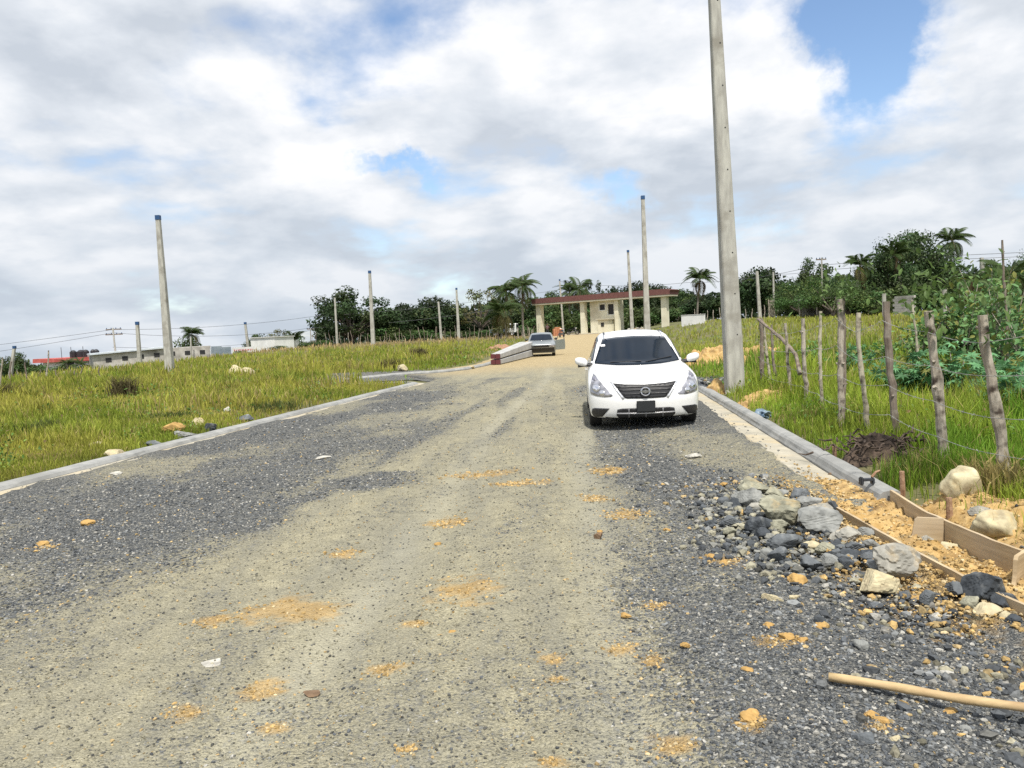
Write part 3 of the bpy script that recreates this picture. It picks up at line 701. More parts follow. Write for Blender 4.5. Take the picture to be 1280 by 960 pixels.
# ------------------------------------------------------------------ heaps of soil
def soil_mat():
    m = noise_mat('yellow soil', (0.33, 0.205, 0.07), (0.52, 0.365, 0.165), 11.0, 0.95, 0.7, 0.03, detail=12, c3=(0.20, 0.125, 0.055), s3=4.0); return m
M['yellow_soil'] = soil_mat()
def soil_heap(name, cx, cy, rx, ry, h, rot=0.0, seed=1, res=0.02, label=None, cat=None, base=None, freq=6.0, mat=None, kind='stuff', crumbs=0):
    n = int(max(20, 2.6 * rx / res)); k = int(max(20, 2.6 * ry / res)); n = min(n, 150); k = min(k, 150)
    U, W_ = np.meshgrid(np.linspace(-1.3, 1.3, n), np.linspace(-1.3, 1.3, k), indexing='ij')
    x = cx + U * rx * math.cos(rot) - W_ * ry * math.sin(rot); y = cy + U * rx * math.sin(rot) + W_ * ry * math.cos(rot)
    d = np.sqrt(U ** 2 + W_ ** 2) + (fbm(x * 5, y * 5, seed, 3) - 0.5) * 0.7
    hh = h * sstep(1.1, 0.1, d) * (0.55 + 0.9 * fbm(x * freq, y * freq, seed + 3, 4)) + (fbm(x * 18, y * 18, seed + 5, 4) - 0.5) * min(0.09, h * 0.6)
    g0 = (H(x, y) if base is None else base)
    z = g0 + hh - 0.05 * sstep(0.85, 1.25, d) - 0.004
    idx = np.arange(n * k).reshape(n, k); F = np.stack([idx[:-1, :-1], idx[1:, :-1], idx[1:, 1:], idx[:-1, 1:]], -1).reshape(-1, 4)
    o = link(name, fast_mesh(name, np.stack([x, y, z], -1).reshape(-1, 3), F, mat or M['yellow_soil'], True))
    if crumbs:
        r = np.random.default_rng(seed); k_ = np.argwhere(hh.ravel() > 0.004)[:, 0]; k_ = r.choice(k_, crumbs); s = 0.003 + 0.018 * r.random(crumbs) ** 3.5; j = r.normal(0, res * .5, (2, crumbs))
        cc = stone_cols(crumbs, r, 'soil'); cc = np.where((r.random(crumbs) < .18)[:, None], stone_cols(crumbs, r, 'gravel'), cc) * r.uniform(.75, 1.1, (crumbs, 1))
        tag(scatter('soil_crumbs', x.ravel()[k_] + j[0], y.ravel()[k_] + j[1], z.ravel()[k_] - s * .2, s, cc, seed), kind='stuff')
    if label: tag(o, label, cat)
    else: tag(o, kind=kind)
    return o
p = on_ground(985, 606); soil_heap('soil_spill', p.x + 0.35, 6.75, 0.26, 0.7, 0.05, 0.1, 3, base=0.035, crumbs=1000)
fx = lambda y: float(np.interp(y, [p.y for p in reversed(front)], [p.x for p in reversed(front)]))
soil_heap('soil_spill', fx(5.2) - 0.24, 5.2, 0.20, 0.55, 0.045, 0.1, 5, freq=9, crumbs=1000)
soil_heap('soil_spill', fx(4.5) - 0.28, 4.5, 0.24, 0.5, 0.04, 0.1, 6, freq=9, crumbs=1000)
p = on_ground(965, 500); soil_heap('soil_mound', p.x, p.y, 0.9, 0.75, 0.16, 0.0, 11, crumbs=1200, label='heap of yellow brown soil at the foot of the tall concrete pole', cat='soil mound')
p = on_ground(896, 492); soil_heap('soil_mound', p.x, p.y, 0.28, 0.4, 0.30, 0.0, 13, label='small yellow soil heap between the white car and the tall pole', cat='soil mound')
p = on_ground(893, 456); soil_heap('soil_mound', p.x, p.y, 1.5, 1.1, 0.55, 0.0, 15, res=.05, label='yellow soil bank behind the white car mirror', cat='soil mound')
p = on_ground(945, 447); soil_heap('soil_mound', p.x, p.y, 1.4, 0.9, 0.4, 0.0, 17, res=.05, label='low yellow soil ridge in the grass right of the tall pole', cat='soil mound')
p = on_ground(1225, 655); soil_heap('soil_mound', p.x + 0.1, p.y, 0.55, 0.9, 0.12, 0.1, 19, crumbs=1800, label='yellow soil bank with stones behind the formwork', cat='soil mound')
p = on_ground(640, 442); soil_heap('soil_mound', p.x - 0.6, p.y + 8, 1.6, 1.2, 0.35, 0.0, 23, res=.06, label='reddish soil heap behind the stacked poles', cat='soil mound', mat=noise_mat('reddish soil', (0.24, 0.13, 0.08), (0.36, 0.22, 0.14), 6, 0.95, 0.4))
# crumbs of soil round the heaps
r = np.random.default_rng(77); n = 4500
cy = np.concatenate([r.uniform(3.7, 5.9, n // 2), r.normal(6.5, 0.55, n // 2)]); cx = np.concatenate([np.interp(cy[:n // 2], [p.y for p in reversed(front)], [p.x for p in reversed(front)]) - np.abs(r.normal(0.05, 0.26, n // 2)), XR(cy[n // 2:]) - 0.02 + r.normal(0, 0.16, n - n // 2)])
ok = (cx < XR(cy) + 0.25); cx, cy = cx[ok], cy[ok]; s = 0.003 + 0.016 * r.random(len(cx)) ** 3.5
o = scatter('soil_crumbs', cx, cy, road_z(cx, cy) + pile_z(cx, cy) * 0.8 + 0.02, s, stone_cols(len(cx), r, 'soil'), 78); tag(o, kind='stuff')
r = np.random.default_rng(88); xs, ys = [], []
for cx, cy, rx, ry in SPOTS_W:
    k = int(60 + 500 * rx * ry * 20); k = min(k, 260); xs.append(cx + r.normal(0, rx * .75, k)); ys.append(cy + r.normal(0, ry * .75, k))
cx = np.concatenate(xs); cy = np.concatenate(ys); ok = (cx > XL(cy) + .1) & (cx < XR(cy) - .05); cx, cy = cx[ok], cy[ok]; s = (0.0025 + 0.010 * r.random(len(cx)) ** 3) * np.clip(cy / 4, 1, 2)
tag(scatter('soil_crumbs', cx, cy, road_z(cx, cy) - s * .2, s, stone_cols(len(cx), r, 'soil') * .95, 89), kind='stuff')
# uprooted heap of roots and dark earth on the right verge
pr = on_ground(1110, 578)
soil_heap('root_heap', pr.x, pr.y + 0.3, 0.36, 0.30, 0.25, 0.0, 31, label='dark heap of uprooted roots and earth in the right verge grass', cat='root heap', mat=noise_mat('dark earth', (0.03, 0.022, 0.017), (0.11, 0.08, 0.06), 12, 0.95, 0.8))
rh = bpy.data.objects['root_heap']; mb = MB(); rr = random.Random(4)
for k in range(130):
    a = rr.uniform(0, 6.28); q = Vector((pr.x + rr.gauss(0, 0.2), pr.y + 0.3 + rr.gauss(0, 0.16), Hs(pr.x, pr.y) + rr.uniform(0.03, 0.22)))
    d = Vector((math.cos(a), math.sin(a), rr.uniform(-0.4, 0.5))) * rr.uniform(0.08, 0.2)
    mb.tube([q, q + d * 0.5 + Vector((0, 0, rr.uniform(-.03, .05))), q + d], [0.012, 0.009, 0.004], 4)
mb.build('root_tangle', noise_mat('dark roots', (0.035, 0.025, 0.02), (0.12, 0.09, 0.07), 12, 0.95, 0.4), rh)

# ------------------------------------------------------------------ formwork for the kerb
def board(name, line, zt, zb, th, label):
    mb = MB(); V = []; n = len(line)
    for i, p in enumerate(line):
        d = (line[min(i + 1, n - 1)] - line[max(i - 1, 0)]); d.z = 0; d.normalize(); r_ = Vector((d.y, -d.x, 0)) * th / 2
        w_ = (vnoise(i * 0.4, 3.3, 5) - 0.5) * 0.008
        for s_, z_ in ((1, zb), (1, zt + w_), (-1, zt + w_), (-1, zb)): V.append((p.x + r_.x * s_, p.y + r_.y * s_, z_))
    F = [(i * 4 + k, i * 4 + (k + 1) % 4, (i + 1) * 4 + (k + 1) % 4, (i + 1) * 4 + k) for i in range(n - 1) for k in range(4)]
    F += [(0, 1, 2, 3), tuple((n - 1) * 4 + k for k in (3, 2, 1, 0))]
    mb.add(V, F); o = mb.build(name, M['ply']); return tag(o, label, 'form board', 'plywood formwork for the unfinished kerb')
board('form_board', front, FT, -0.2, 0.022, 'long low curved plywood board on the road side of the formwork')
board('form_board', back, BT, -0.2, 0.022, 'taller curved plywood board on the grass side of the formwork')
def divider(iF, iB, label):
    a = front[iF]; b = back[iB]; d = Vector((b.x - a.x, b.y - a.y, 0)); Ln = d.length - 0.026; u = d.normalized(); nrm = Vector((-u.y, u.x, 0))
    o_ = Vector((a.x, a.y, 0)) + u * 0.013
    top = BT + 0.012; poly = [(0, -0.2), (0, 0.0), (Ln * 0.3, -0.01)]
    w0 = Ln - 0.19
    for t in np.linspace(0, 1, 8): poly.append((w0 - 0.07 * (1 - math.sin(t * 1.5708)), -0.012 + 0.09 * (1 - math.cos(t * 1.5708))))
    poly += [(w0 + 0.012, top - 0.02), (w0 + 0.03, top), (Ln, top), (Ln, -0.2)]
    mb = MB(); mb.prism(poly, -0.011, 0.011, lambda p: o_ + u * p.x + nrm * p.y + Vector((0, 0, p.z)))
    o = mb.build('form_divider', M['ply']); return tag(o, label, 'form divider', 'plywood formwork for the unfinished kerb')
def nearest(line, px, py, z):
    q = at_z(px, py, z); return min(range(len(line)), key=lambda i: (line[i].xy - q.xy).length)
divider(nearest(front, 1100, 664, FT), nearest(back, 1180, 649, BT), 'kerb shaped plywood divider across the middle of the formwork')
divider(nearest(front, 1240, 737, FT), nearest(back, 1283, 689, BT), 'kerb shaped plywood divider at the near end of the formwork')
for a, b, tz, lb in [(1043, 572, .2, 'rusty stake behind the kerb, farthest of the three stakes'), (1128, 616, .24, 'rusty stake standing just behind the back form board end'), (1187, 656, .25, 'rusty stake in front of the large limestone boulder')]:
    p = on_ground(a, b + 8); mb = MB(); mb.tube([(0, 0, -0.1), (0.004, 0, 0.1), (0.0, 0.004, tz)], [0.024, 0.023, 0.021], 7, jit=.08)
    o = mb.build('stake', M['rust'], None, p); tag(o, lb, 'stake', 'rusty stakes holding the formwork')
# the soil lying inside the formwork
mid = [(front[min(i, len(front) - 1)] + back[min(i, len(back) - 1)]) / 2 for i in range(0, min(len(front), len(back)))]
def fill():
    V = []; m = min(len(front), len(back)); k = 26; lines = []
    fine_f = smooth_line(front, 5 * len(front)); fine_b = smooth_line(back, 5 * len(back)); m = min(len(fine_f), len(fine_b))
    for i in range(m):
        for t in np.linspace(0.035, 0.965, k):
            p = fine_f[i].lerp(fine_b[i], t)
            z = -0.04 + 0.09 * float(fbm(p.x * 5, p.y * 5, 91, 3)) + (float(fbm(p.x * 18, p.y * 18, 92, 4)) - 0.5) * 0.10 + 0.05 * max(0, 1 - i / (m * 0.3))
            V.append((p.x, p.y, z))
    idx = np.arange(m * k).reshape(m, k); F = np.stack([idx[:-1, :-1], idx[1:, :-1], idx[1:, 1:], idx[:-1, 1:]], -1).reshape(-1, 4)
    o = link('formwork_soil', fast_mesh('formwork_soil', V, F, M['yellow_soil'], True)); tag(o, kind='stuff')
    r = np.random.default_rng(3); n = 4500; ii = r.integers(0, m * k, n); P = np.array(V)[ii]
    o = scatter('soil_crumbs', P[:, 0] , P[:, 1], P[:, 2], 0.002 + 0.015 * r.random(n) ** 4, stone_cols(n, r, 'soil'), 5); tag(o, kind='stuff')
fill()
# a broken bracket of dark metal and a stick
p = at_z(1084, 606, 0.14); mb = MB(); 
mb.box((-0.05, 0, 0.035), (0.03, 0.05, 0.07), bev=.008); mb.box((0.0, 0, 0.045), (0.09, 0.05, 0.022), bev=.006); mb.box((0.05, 0.01, 0.03), (0.026, 0.05, 0.06), bev=.008)
o = mb.build('bracket', plain('dark metal', (0.06, 0.065, 0.075), 0.5, 0.5), None, p); mb = MB(); mb.tube([(0.05, 0.02, 0.06), (0.09, 0.03, 0.1), (0.13, 0.04, 0.11)], [0.012, 0.01, 0.008], 6); mb.build('bracket_arm', M['rust'], o)
tag(o, 'small dark metal bracket lying on the end of the kerb', 'bracket')
a = at_z(1036, 846, 0.055); b = at_z(1330, 893, 0.055); mb = MB(); d = b - a; pts = [a + d * t + Vector((0, 0, 0.004 * math.sin(t * 9) * t)) + Vector((0, 0.004 * math.sin(t * 7), 0)) for t in np.linspace(0, 1, 14)]
mb.tube([p - a for p in pts], [0.018 + 0.0014 * math.sin(i * 1.7) for i in range(14)], 12); o = mb.build('stick', M['stick'], None, a, smooth=True); tag(o, 'long peeled wooden stick lying on the gravel at lower right', 'stick')
# litter at the kerb
p = on_ground(955, 524); V, F = rock_shape(55, 3, 9, 0.1, 0.55)
o = link('plastic_bag', fast_mesh('plastic_bag', V * 0.2 * (1 + 0.25 * RNG.normal(size=(len(V), 1)) * 0.5), F, noise_mat('crumpled blue plastic', (0.05, 0.10, 0.17), (0.34, 0.42, 0.48), 9, 0.35, 0.6, c3=(0.07, 0.1, 0.07), s3=6), False), None, p + Vector((0, 0.1, 0.06))); tag(o, 'crumpled blue plastic bag in grass behind the right kerb', 'plastic bag')
p = on_ground(885, 482)
rr = np.random.default_rng(8); n = 500
o = scatter('gravel_heap', p.x + 0.1 + rr.normal(0, .3, n), p.y + rr.normal(0, .5, n), Hs(p.x, p.y) + 0.12 * rr.random(n), 0.03 + 0.04 * rr.random(n), stone_cols(n, rr, 'gravel'), 81); tag(o, kind='stuff')
# ------------------------------------------------------------------ concrete poles
def pole(base_px, top_px, depth, wb, wt, label, cap=True, rot=0.5, name='concrete_pole', round_=False, group='bare concrete power poles', ground=True):
    b = at_y(*base_px, depth); gz = Hs(b.x, b.y); t = at_y(*top_px, depth)
    h = t.z - gz; root = thing(name, label, 'pole', (b.x, b.y, gz), 0, group)
    lean = Vector((t.x - b.x, 0, 0)); rm = Matrix.Rotation(rot, 3, 'Z')
    mb = MB(); V = []; n = 12; sec = []
    if round_: sec = [(math.cos(2 * math.pi * k / 10), math.sin(2 * math.pi * k / 10)) for k in range(10)]
    else:
        c = 0.16
        sec = [(1 - c, -1), (1, -1 + c), (1, 1 - c), (1 - c, 1), (-1 + c, 1), (-1, 1 - c), (-1, -1 + c), (-1 + c, -1)]
    m = len(sec)
    for i in range(n + 1):
        f = i / n; w_ = (wb * (1 - f) + wt * f) / 2
        for sx, sy in sec:
            p = rm @ Vector((sx * w_, sy * w_, 0)); V.append(p + lean * f + Vector((0, 0, -0.4 * (i == 0) + h * f)))
    F = [(i * m + k, i * m + (k + 1) % m, (i + 1) * m + (k + 1) % m, (i + 1) * m + k) for i in range(n) for k in range(m)] + [tuple(range(m)), tuple(reversed(range(n * m, n * m + m)))]
    mb.add(V, F); mb.build('shaft', M['concrete'], root)
    if cap:
        mb = MB(); s_ = wt * 0.58; mb.prism([(x * s_, y * s_) for x, y in sec], 0, wt * 1.1, lambda p: rm @ Vector((p.x, p.z, 0)) + lean + Vector((0, 0, h - wt * 0.55 + p.y)))
        mb.build('cap', M['cap'], root)
    return root
pole((919, 495), (889.5, -60), 16.2, 0.37, 0.19, 'tall thick concrete pole rising out of the picture at the right kerb', True, R(-2))
pole((213, 470), (197.5, 272), 41, 0.40, 0.21, 'leaning concrete pole with blue cap standing in left field before the warehouse', True, R(-2))
pole((467, 437), (462, 340), 96, 0.50, 0.30, 'concrete pole standing before the left dome shaped tree, right one of its two', True, R(-2))
pole((422, 436), (418.5, 372), 112, 0.32, 0.22, 'thin concrete pole in front of the left half of the dome tree', False, R(-2))
pole((552, 428), (548, 377), 112, 0.36, 0.24, 'short concrete pole before dark trees, left of the taller one near the palms', False, R(-2))
pole((574, 430), (570.5, 361), 110, 0.44, 0.24, 'concrete pole before the airy pale tree left of the palms', True, R(-2))
pole((704.5, 418), (699.5, 350), 118, 0.30, 0.2, 'thin dark topped pole standing inside the left opening of the gate', True, R(-2))
pole((810, 438), (803.5, 247), 45, 0.36, 0.19, 'concrete pole behind the white car, taller of the two in front of the gate', True, R(-2))
pole((791, 426), (785, 314), 76, 0.36, 0.2, 'concrete pole behind the white car, shorter of the two in front of the gate', True, R(-2))
pole((950, 394), (946, 339), 84, 0.36, 0.26, 'thin pale pole before the trees just right of the tall pole', False, R(-2))
pole((175.5, 463), (171.5, 404), 70, 0.34, 0.25, 'pale concrete pole standing before the long block warehouse', True, R(-2))
pole((311, 435), (306.5, 404), 120, 0.4, 0.3, 'small concrete pole standing before the white sign wall', True, R(-2))
pole((12, 477), (18, 434), 45, 0.2, 0.14, 'grey pole leaning right at the left edge of the picture', True, R(-2))
pole((1230, 350), (1227, 322), 62, 0.32, 0.24, 'short white pole top showing over the bushes at right', False, R(-2))
pole((967.5, 385), (966.5, 340), 95, 0.22, 0.18, 'slim grey pole before the shed in the right background', False, R(-2), group=None)
pole((239, 452), (238.5, 421), 95, 0.16, 0.14, 'slim lamp pole over the warehouse roof', False, R(-2), group=None)
pole((36, 477), (36, 446), 1, .1, .1, 'x', False) if False else None
# small dark bolt holes down the near face of the tall pole
tall = bpy.data.objects['concrete_pole']; hh_ = max(v.co.z for v in tall.children[0].data.vertices); lx_ = at_y(889.5, -60, 16.2).x - tall.location.x
for k in range(9):
    z_ = 1.2 + k * 0.85; f_ = z_ / hh_; w_ = (0.37 * (1 - f_) + 0.19 * f_) / 2; mb = MB(); c_ = Vector((lx_ * f_ + w_ * .35, -w_ + .004, z_)); mb.tube([c_, c_ + Vector((0, -.008, 0))], .016, 8); mb.build('bolt_hole', M['black_hole'], tall)
# poles with cross arms
def armed(base_px, top_px, depth, label, arms, w_=0.26):
    o = pole(base_px, top_px, depth, w_, w_ * 0.75, label, False, R(20), 'utility_pole', True, None)
    h = at_y(*top_px, depth).z - o.location.z; lx_ = at_y(*top_px, depth).x - o.location.x
    for f, L_ in arms:
        mb = MB(); mb.box((lx_ * f, 0.15, h * f), (L_, 0.12, 0.14)); mb.build('cross_arm', M['wood_dark'], o)
        for q in (-.45, -.15, .15, .45): mb = MB(); mb.lathe([(0.07, 0.0), (0.07, 0.05), (0.2, 0.06), (0.24, 0.0)], 8, 'Z', (lx_ * f + q * L_, 0.15, h * f)); mb.build('insulator', M['cap'], o)
    return o
armed((146, 452), (141, 410), 100, 'dark utility pole with two cross arms over the warehouse', [(0.97, 2.0), (0.86, 2.2)])
armed((1028, 380), (1027, 322), 92, 'utility pole with short cross arm above the right background trees', [(0.97, 1.2)], .24)
armed((389, 436), (388, 410), 120, 'dark utility pole with one arm left of the dome shaped tree', [(0.95, 1.2)], .2)

# ------------------------------------------------------------------ overhead cables
def cable(pxs, depths, sag, label, r_=0.02, group='overhead cables'):
    P = [at_y(x, y, d) for (x, y), d in zip(pxs, depths)]; pts = []
    for a, b in zip(P[:-1], P[1:]):
        for t in np.linspace(0, 1, 14)[:-1]: pts.append(a.lerp(b, t) - Vector((0, 0, sag * 4 * t * (1 - t))))
    pts.append(P[-1]); mb = MB(); mb.tube(pts, r_, 5); o = mb.build('power_cable', M['cable']); return tag(o, label, 'cable', group)
cable([(-400, 470), (141, 412), (388, 396), (700, 362)], [105, 100, 120, 125], 0.5, 'upper overhead cable running across the left background', .022)
cable([(-400, 482), (141, 416), (388, 410), (700, 372)], [105, 100, 120, 125], 0.8, 'middle overhead cable running across the left background', .022)
cable([(141, 434), (310, 430), (392, 411)], [100, 118, 120], 0.3, 'lower overhead cable over the warehouse roof', .02)
cable([(700, 352), (860, 353), (1027, 330)], [125, 110, 92], 0.6, 'overhead cable passing above the gate roof', .022)
cable([(1027, 331), (1110, 321), (1200, 319), (1700, 290)], [92, 85, 80, 70], 0.15, 'upper of two overhead cables before the right palms', .024)
cable([(1027, 337), (1110, 329), (1200, 324), (1700, 296)], [92, 85, 80, 70], 0.15, 'lower of two overhead cables before the right palms', .024)
cable([(925, 347), (966, 342), (1027, 335)], [100, 95, 92], 0.3, 'overhead cable between the tall pole and the right background trees', .02)

# ------------------------------------------------------------------ rustic fence on the right
def gnarly(name, base, top, r0, r1, mat, label, seed, group=None, cat='fence post', bend=0.03, fork=None):
    rr = random.Random(seed); base = Vector(base); top = Vector(top); d = top - base; n = 13; pts, rad = [], []
    ph = rr.uniform(0, 6); 
    for i in range(n):
        f = i / (n - 1); pts.append(d * f + Vector((bend * math.sin(f * 5 + ph) + rr.gauss(0, .005), bend * 0.6 * math.cos(f * 4 + ph), 0)) - (Vector((0, 0, 0.25)) if i == 0 else Vector()))
        rad.append(0.8 * (r0 * (1 - f) + r1 * f) * rr.uniform(0.86, 1.16))
    mb = MB(); mb.tube(pts, rad, 9, True, 0.07, rr)
    for k in range(rr.randint(2, 5)):     # knots and cut branch stubs
        i = rr.randint(2, n - 2); a = rr.uniform(0, 6.28); u = Vector((math.cos(a), math.sin(a), 0.5)); q = pts[i]
        mb.tube([q, q + u * rad[i] * 1.5], [rad[i] * .5, rad[i] * .3], 6)
    if fork:
        for q in fork: mb.tube([d * q[0], d * q[0] + Vector(q[1])], [r1 * 0.7, r1 * .35], 6)
    o = mb.build(name, mat, None, base, smooth=False); return tag(o, label, cat, group)
FG = 'rough posts of the wire fence on the right'
def gp(px, py): return on_ground(px, py)
POSTS = []
for (bx, by), (tx, ty), r0, r1, mt_, lb, bend, sd_ in [
    ((1257, 612), (1229, 394), .060, .050, 'wood', 'thick knotty grey fence post nearest the right edge, leaning left', .012, 1),
    ((1182, 584), (1161, 389), .058, .052, 'wood', 'thick pale grey spotted fence post with leaves at its top', .01, 2),
    ((1120, 556), (1107, 377), .052, .046, 'wood_dark', 'straight dark brown fence post right of the crooked pale post', .008, 3),
    ((1083, 548), (1073, 391), .040, .030, 'wood_pale', 'thin crooked pale fence post with black knots', .02, 4),
    ((1053, 538), (1049, 374), .050, .045, 'wood', 'grey fence post pressed against a darker one, left of the crooked pale post', .008, 5),
    ((1055.5, 537), (1054, 370), .036, .034, 'wood_dark', 'dark thin fence post tied to a grey one beside it', .008, 6),
    ((1027, 520), (1025, 389), .036, .028, 'wood_pale', 'slim whitish pointed fence post, fifth from the tall concrete pole', .012, 7),
    ((1007, 508), (1004, 398), .048, .040, 'wood', 'grey fence post under the low end of the slanting brace', .012, 8),
    ((990, 500), (981, 404), .040, .030, 'wood', 'thin leaning fence post crossed by the slanting brace', .012, 9),
    ((954, 484), (951, 398), .060, .050, 'wood_dark', 'dark corner fence post carrying the top of the slanting brace', .012, 10),
    ((965, 486), (954, 408), .040, .032, 'wood_pale', 'pale prop leaning against the dark corner fence post', .012, 11),
    ((971, 482), (963, 406), .040, .032, 'wood_dark', 'dark crooked stick post right of the dark corner fence post', .02, 12)]:
    b = gp(bx, by); t = at_y(tx, ty, b.y); POSTS.append((b, t)); gnarly('fence_post', b, t, r0, r1, M[mt_], lb, sd_, FG, bend=bend)
a = at_y(949, 399, POSTS[9][0].y); b = at_y(1001, 449, POSTS[7][0].y + .2)
gnarly('brace', b + Vector((0, 0, 0)), a, .042, .035, M['wood_dark'], 'slanting dark branch bracing the corner of the wire fence', 22, None, 'fence brace', .03)
for (bx, by), (tx, ty), lb, sd_, mt_, dep in [((1152, 475), (1140, 375), 'thin pale leaning stake standing among the bushes behind the fence', 31, 'wood_pale', 14), ((1262, 440), (1253, 300), 'thin dark pole rising through the bushes at the right edge', 32, 'wood_dark', 14)]:
    b = at_y(bx, by, dep); b.z = Hs(b.x, b.y); gnarly('stake', b, at_y(tx, ty, dep), .032, .024, M[mt_], lb, sd_, None, 'stake', .01)
for k, (px, h0, h1, lb) in enumerate([(1105, 367, 386, 'white post stub left of the grey block wall'), (1181, 362, 380, 'white post stub right of the grey block wall')]):
    t = at_y(px, h0, 48); b = Vector((t.x, 48, Hs(t.x, 48))); mb = MB(); mb.tube([(0, 0, -.1), (0, 0, t.z - b.z)], .12, 8); tag(mb.build('post_stub', M['concrete'], None, b), lb, 'post')
# barbed wire
first = 2 * POSTS[0][0] - POSTS[1][0]
first.z = Hs(first.x, first.y)
gnarly('fence_post', first, first + Vector((-.05, 0, 1.6)), .055, .045, M['wood'], 'grey fence post just outside the right edge of the picture', 40, FG, bend=.012)
def strand(f, sel, label, seed):
    rr = random.Random(seed); P = [first + Vector((0.2, 0, 0.0)) + Vector((0, 0, 1.65 * f))]
    for i in sel: b, t = POSTS[i]; P.append(b.lerp(t, f + rr.uniform(-.02, .02)) + Vector((-0.06, -0.02, 0)))
    pts = []
    for a, b in zip(P[:-1], P[1:]):
        for t in np.linspace(0, 1, 12)[:-1]: pts.append(a.lerp(b, t) - Vector((0, 0, 0.16 * t * (1 - t) * (a - b).length / 2)))
    pts.append(P[-1]); mb = MB(); mb.tube(pts, 0.0028, 4)
    tot = 0
    for a, b in zip(pts[:-1], pts[1:]):
        tot += (b - a).length
        if tot > 0.13:
            tot = 0
            for _ in range(2): u = Vector((rr.gauss(0, 1), rr.gauss(0, 1), rr.gauss(0, 1))).normalized() * 0.017; mb.tube([b - u, b + u], 0.0016, 3)
    o = mb.build('barbed_wire', M['wire']); tag(o, label, 'barbed wire', 'barbed wire strands of the right fence')
S_ = [0, 1, 2, 3, 4, 6, 7, 8, 9]
strand(.86, S_, 'topmost barbed wire strand of the right fence', 1); strand(.64, S_, 'second barbed wire strand from the top of the right fence', 2); strand(.43, S_, 'third barbed wire strand from the top of the right fence', 3); strand(.22, S_, 'lowest barbed wire strand of the right fence', 4)

# ------------------------------------------------------------------ far fences on the left and before the trees
FL = 'thin posts of the far left field fence'
for i, (px, by, ty, lean) in enumerate([(2, 492, 447, 0), (13, 491, 452, 1), (33, 489, 453, -1), (59, 488, 438, 1), (70, 486, 462, 0), (78, 484, 466, 1), (82, 483, 464, -1), (93, 483, 463, 1), (100, 480, 460, 2), (111, 473, 460, 0), (124, 471, 458, 0), (50, 482, 462, 0), (22, 487, 462, 0), (88, 478, 462, 0)]):
    dep = 34 + i * 0.9; b = at_y(px, by, dep); b.z = Hs(b.x, b.y); t = at_y(px + lean, ty, dep); gnarly('fence_post', b, t, .05, .035, M['wood_dark'] if i % 3 else M['wood'], 'thin weathered fence post far off in the left field', 50 + i, FL, bend=.03)
FT_ = 'thin posts of the fence before the far trees'
for i in range(58):
    px = 392 + i * 4.9 + RNG.uniform(-2, 2); dep = 108 - 0.0 * i; by = 440 - (px - 392) * 0.062
    b = at_y(px, by, dep); b.z = Hs(b.x, b.y); h = RNG.uniform(.9, 2.1)
    gnarly('fence_post', b, b + Vector((RNG.normal(0, .12), 0, h)), .06, .04, M['wood_dark'] if i % 3 else M['wood'], 'thin fence stick in the row before the far trees', 100 + i, FT_, bend=.06)
for i, (px, by, ty, dep) in enumerate([(605, 438, 425, 80), (619, 437, 424, 82), (632, 435, 423, 84), (645, 433, 421, 88), (656, 431, 412, 92), (662, 430, 409, 95), (648, 428, 410, 95), (666, 430, 412, 95)]):
    b = at_y(px, by, dep); b.z = Hs(b.x, b.y); t = at_y(px - 1, ty, dep)
    gnarly('fence_post', b, t, .08, .06, M['wood_dark'] if i < 4 else M['wood'], 'fence stick in dry grass near the stacked poles', 180 + i, 'fence sticks in dry grass behind the stacked poles', bend=.05)
for i in range(14):
    px = 868 + i * 8; dep = 92; b = at_y(px, 400, dep); b.z = Hs(b.x, b.y)
    gnarly('fence_post', b, b + Vector((RNG.normal(0, .05), 0, RNG.uniform(1.0, 1.7))), .07, .05, M['wood'], 'thin grey fence post before the trees right of the gate', 220 + i, 'thin fence posts right of the gate', bend=.04)
# ------------------------------------------------------------------ grass
def blades(name, x, y, h, wd, cols, tipc, seed, lean=0.45, mat='grassblade', zoff=None):
    r = np.random.default_rng(seed); n = len(x); z = H(x, y) if zoff is None else zoff
    a = r.uniform(0, 2 * np.pi, n); l = r.uniform(0.1, 1.0, n) * lean * h; b = r.uniform(0, 2 * np.pi, n)
    dx, dy = np.cos(a) * wd / 2, np.sin(a) * wd / 2; lx, ly_ = np.cos(b) * l, np.sin(b) * l
    z0 = z - 0.02
    V = np.empty((n, 5, 3), np.float32)
    V[:, 0] = np.stack([x - dx, y - dy, z0], -1); V[:, 1] = np.stack([x + dx, y + dy, z0], -1)
    V[:, 2] = np.stack([x - dx * .8 + lx * .35, y - dy * .8 + ly_ * .35, z + h * .6], -1); V[:, 3] = np.stack([x + dx * .8 + lx * .35, y + dy * .8 + ly_ * .35, z + h * .6], -1)
    V[:, 4] = np.stack([x + lx, y + ly_, z + h * (1 - 0.25 * l / np.maximum(h, .01))], -1)
    T = np.array([[0, 1, 3], [0, 3, 2], [2, 3, 4]]); F = (T[None] + (np.arange(n) * 5)[:, None, None]).reshape(-1, 3)
    C = np.repeat(cols[:, None, :], 5, 1); C[:, 4] = tipc
    o = link(name, fast_mesh(name, V.reshape(-1, 3), F, M[mat], False, C.reshape(-1, 3))); return tag(o, kind='stuff')
def field(seed, n, b0, b1, r0, r1):
    """points whose density falls off with distance, so that far grass costs no more than near grass"""
    r = np.random.default_rng(seed); b = np.radians(r.uniform(b0, b1, n)); u = r.random(n)
    d = 1 / (1 / r0 + (1 / r1 - 1 / r0) * u ** 0.85); return d * np.sin(b), d * np.cos(b), d
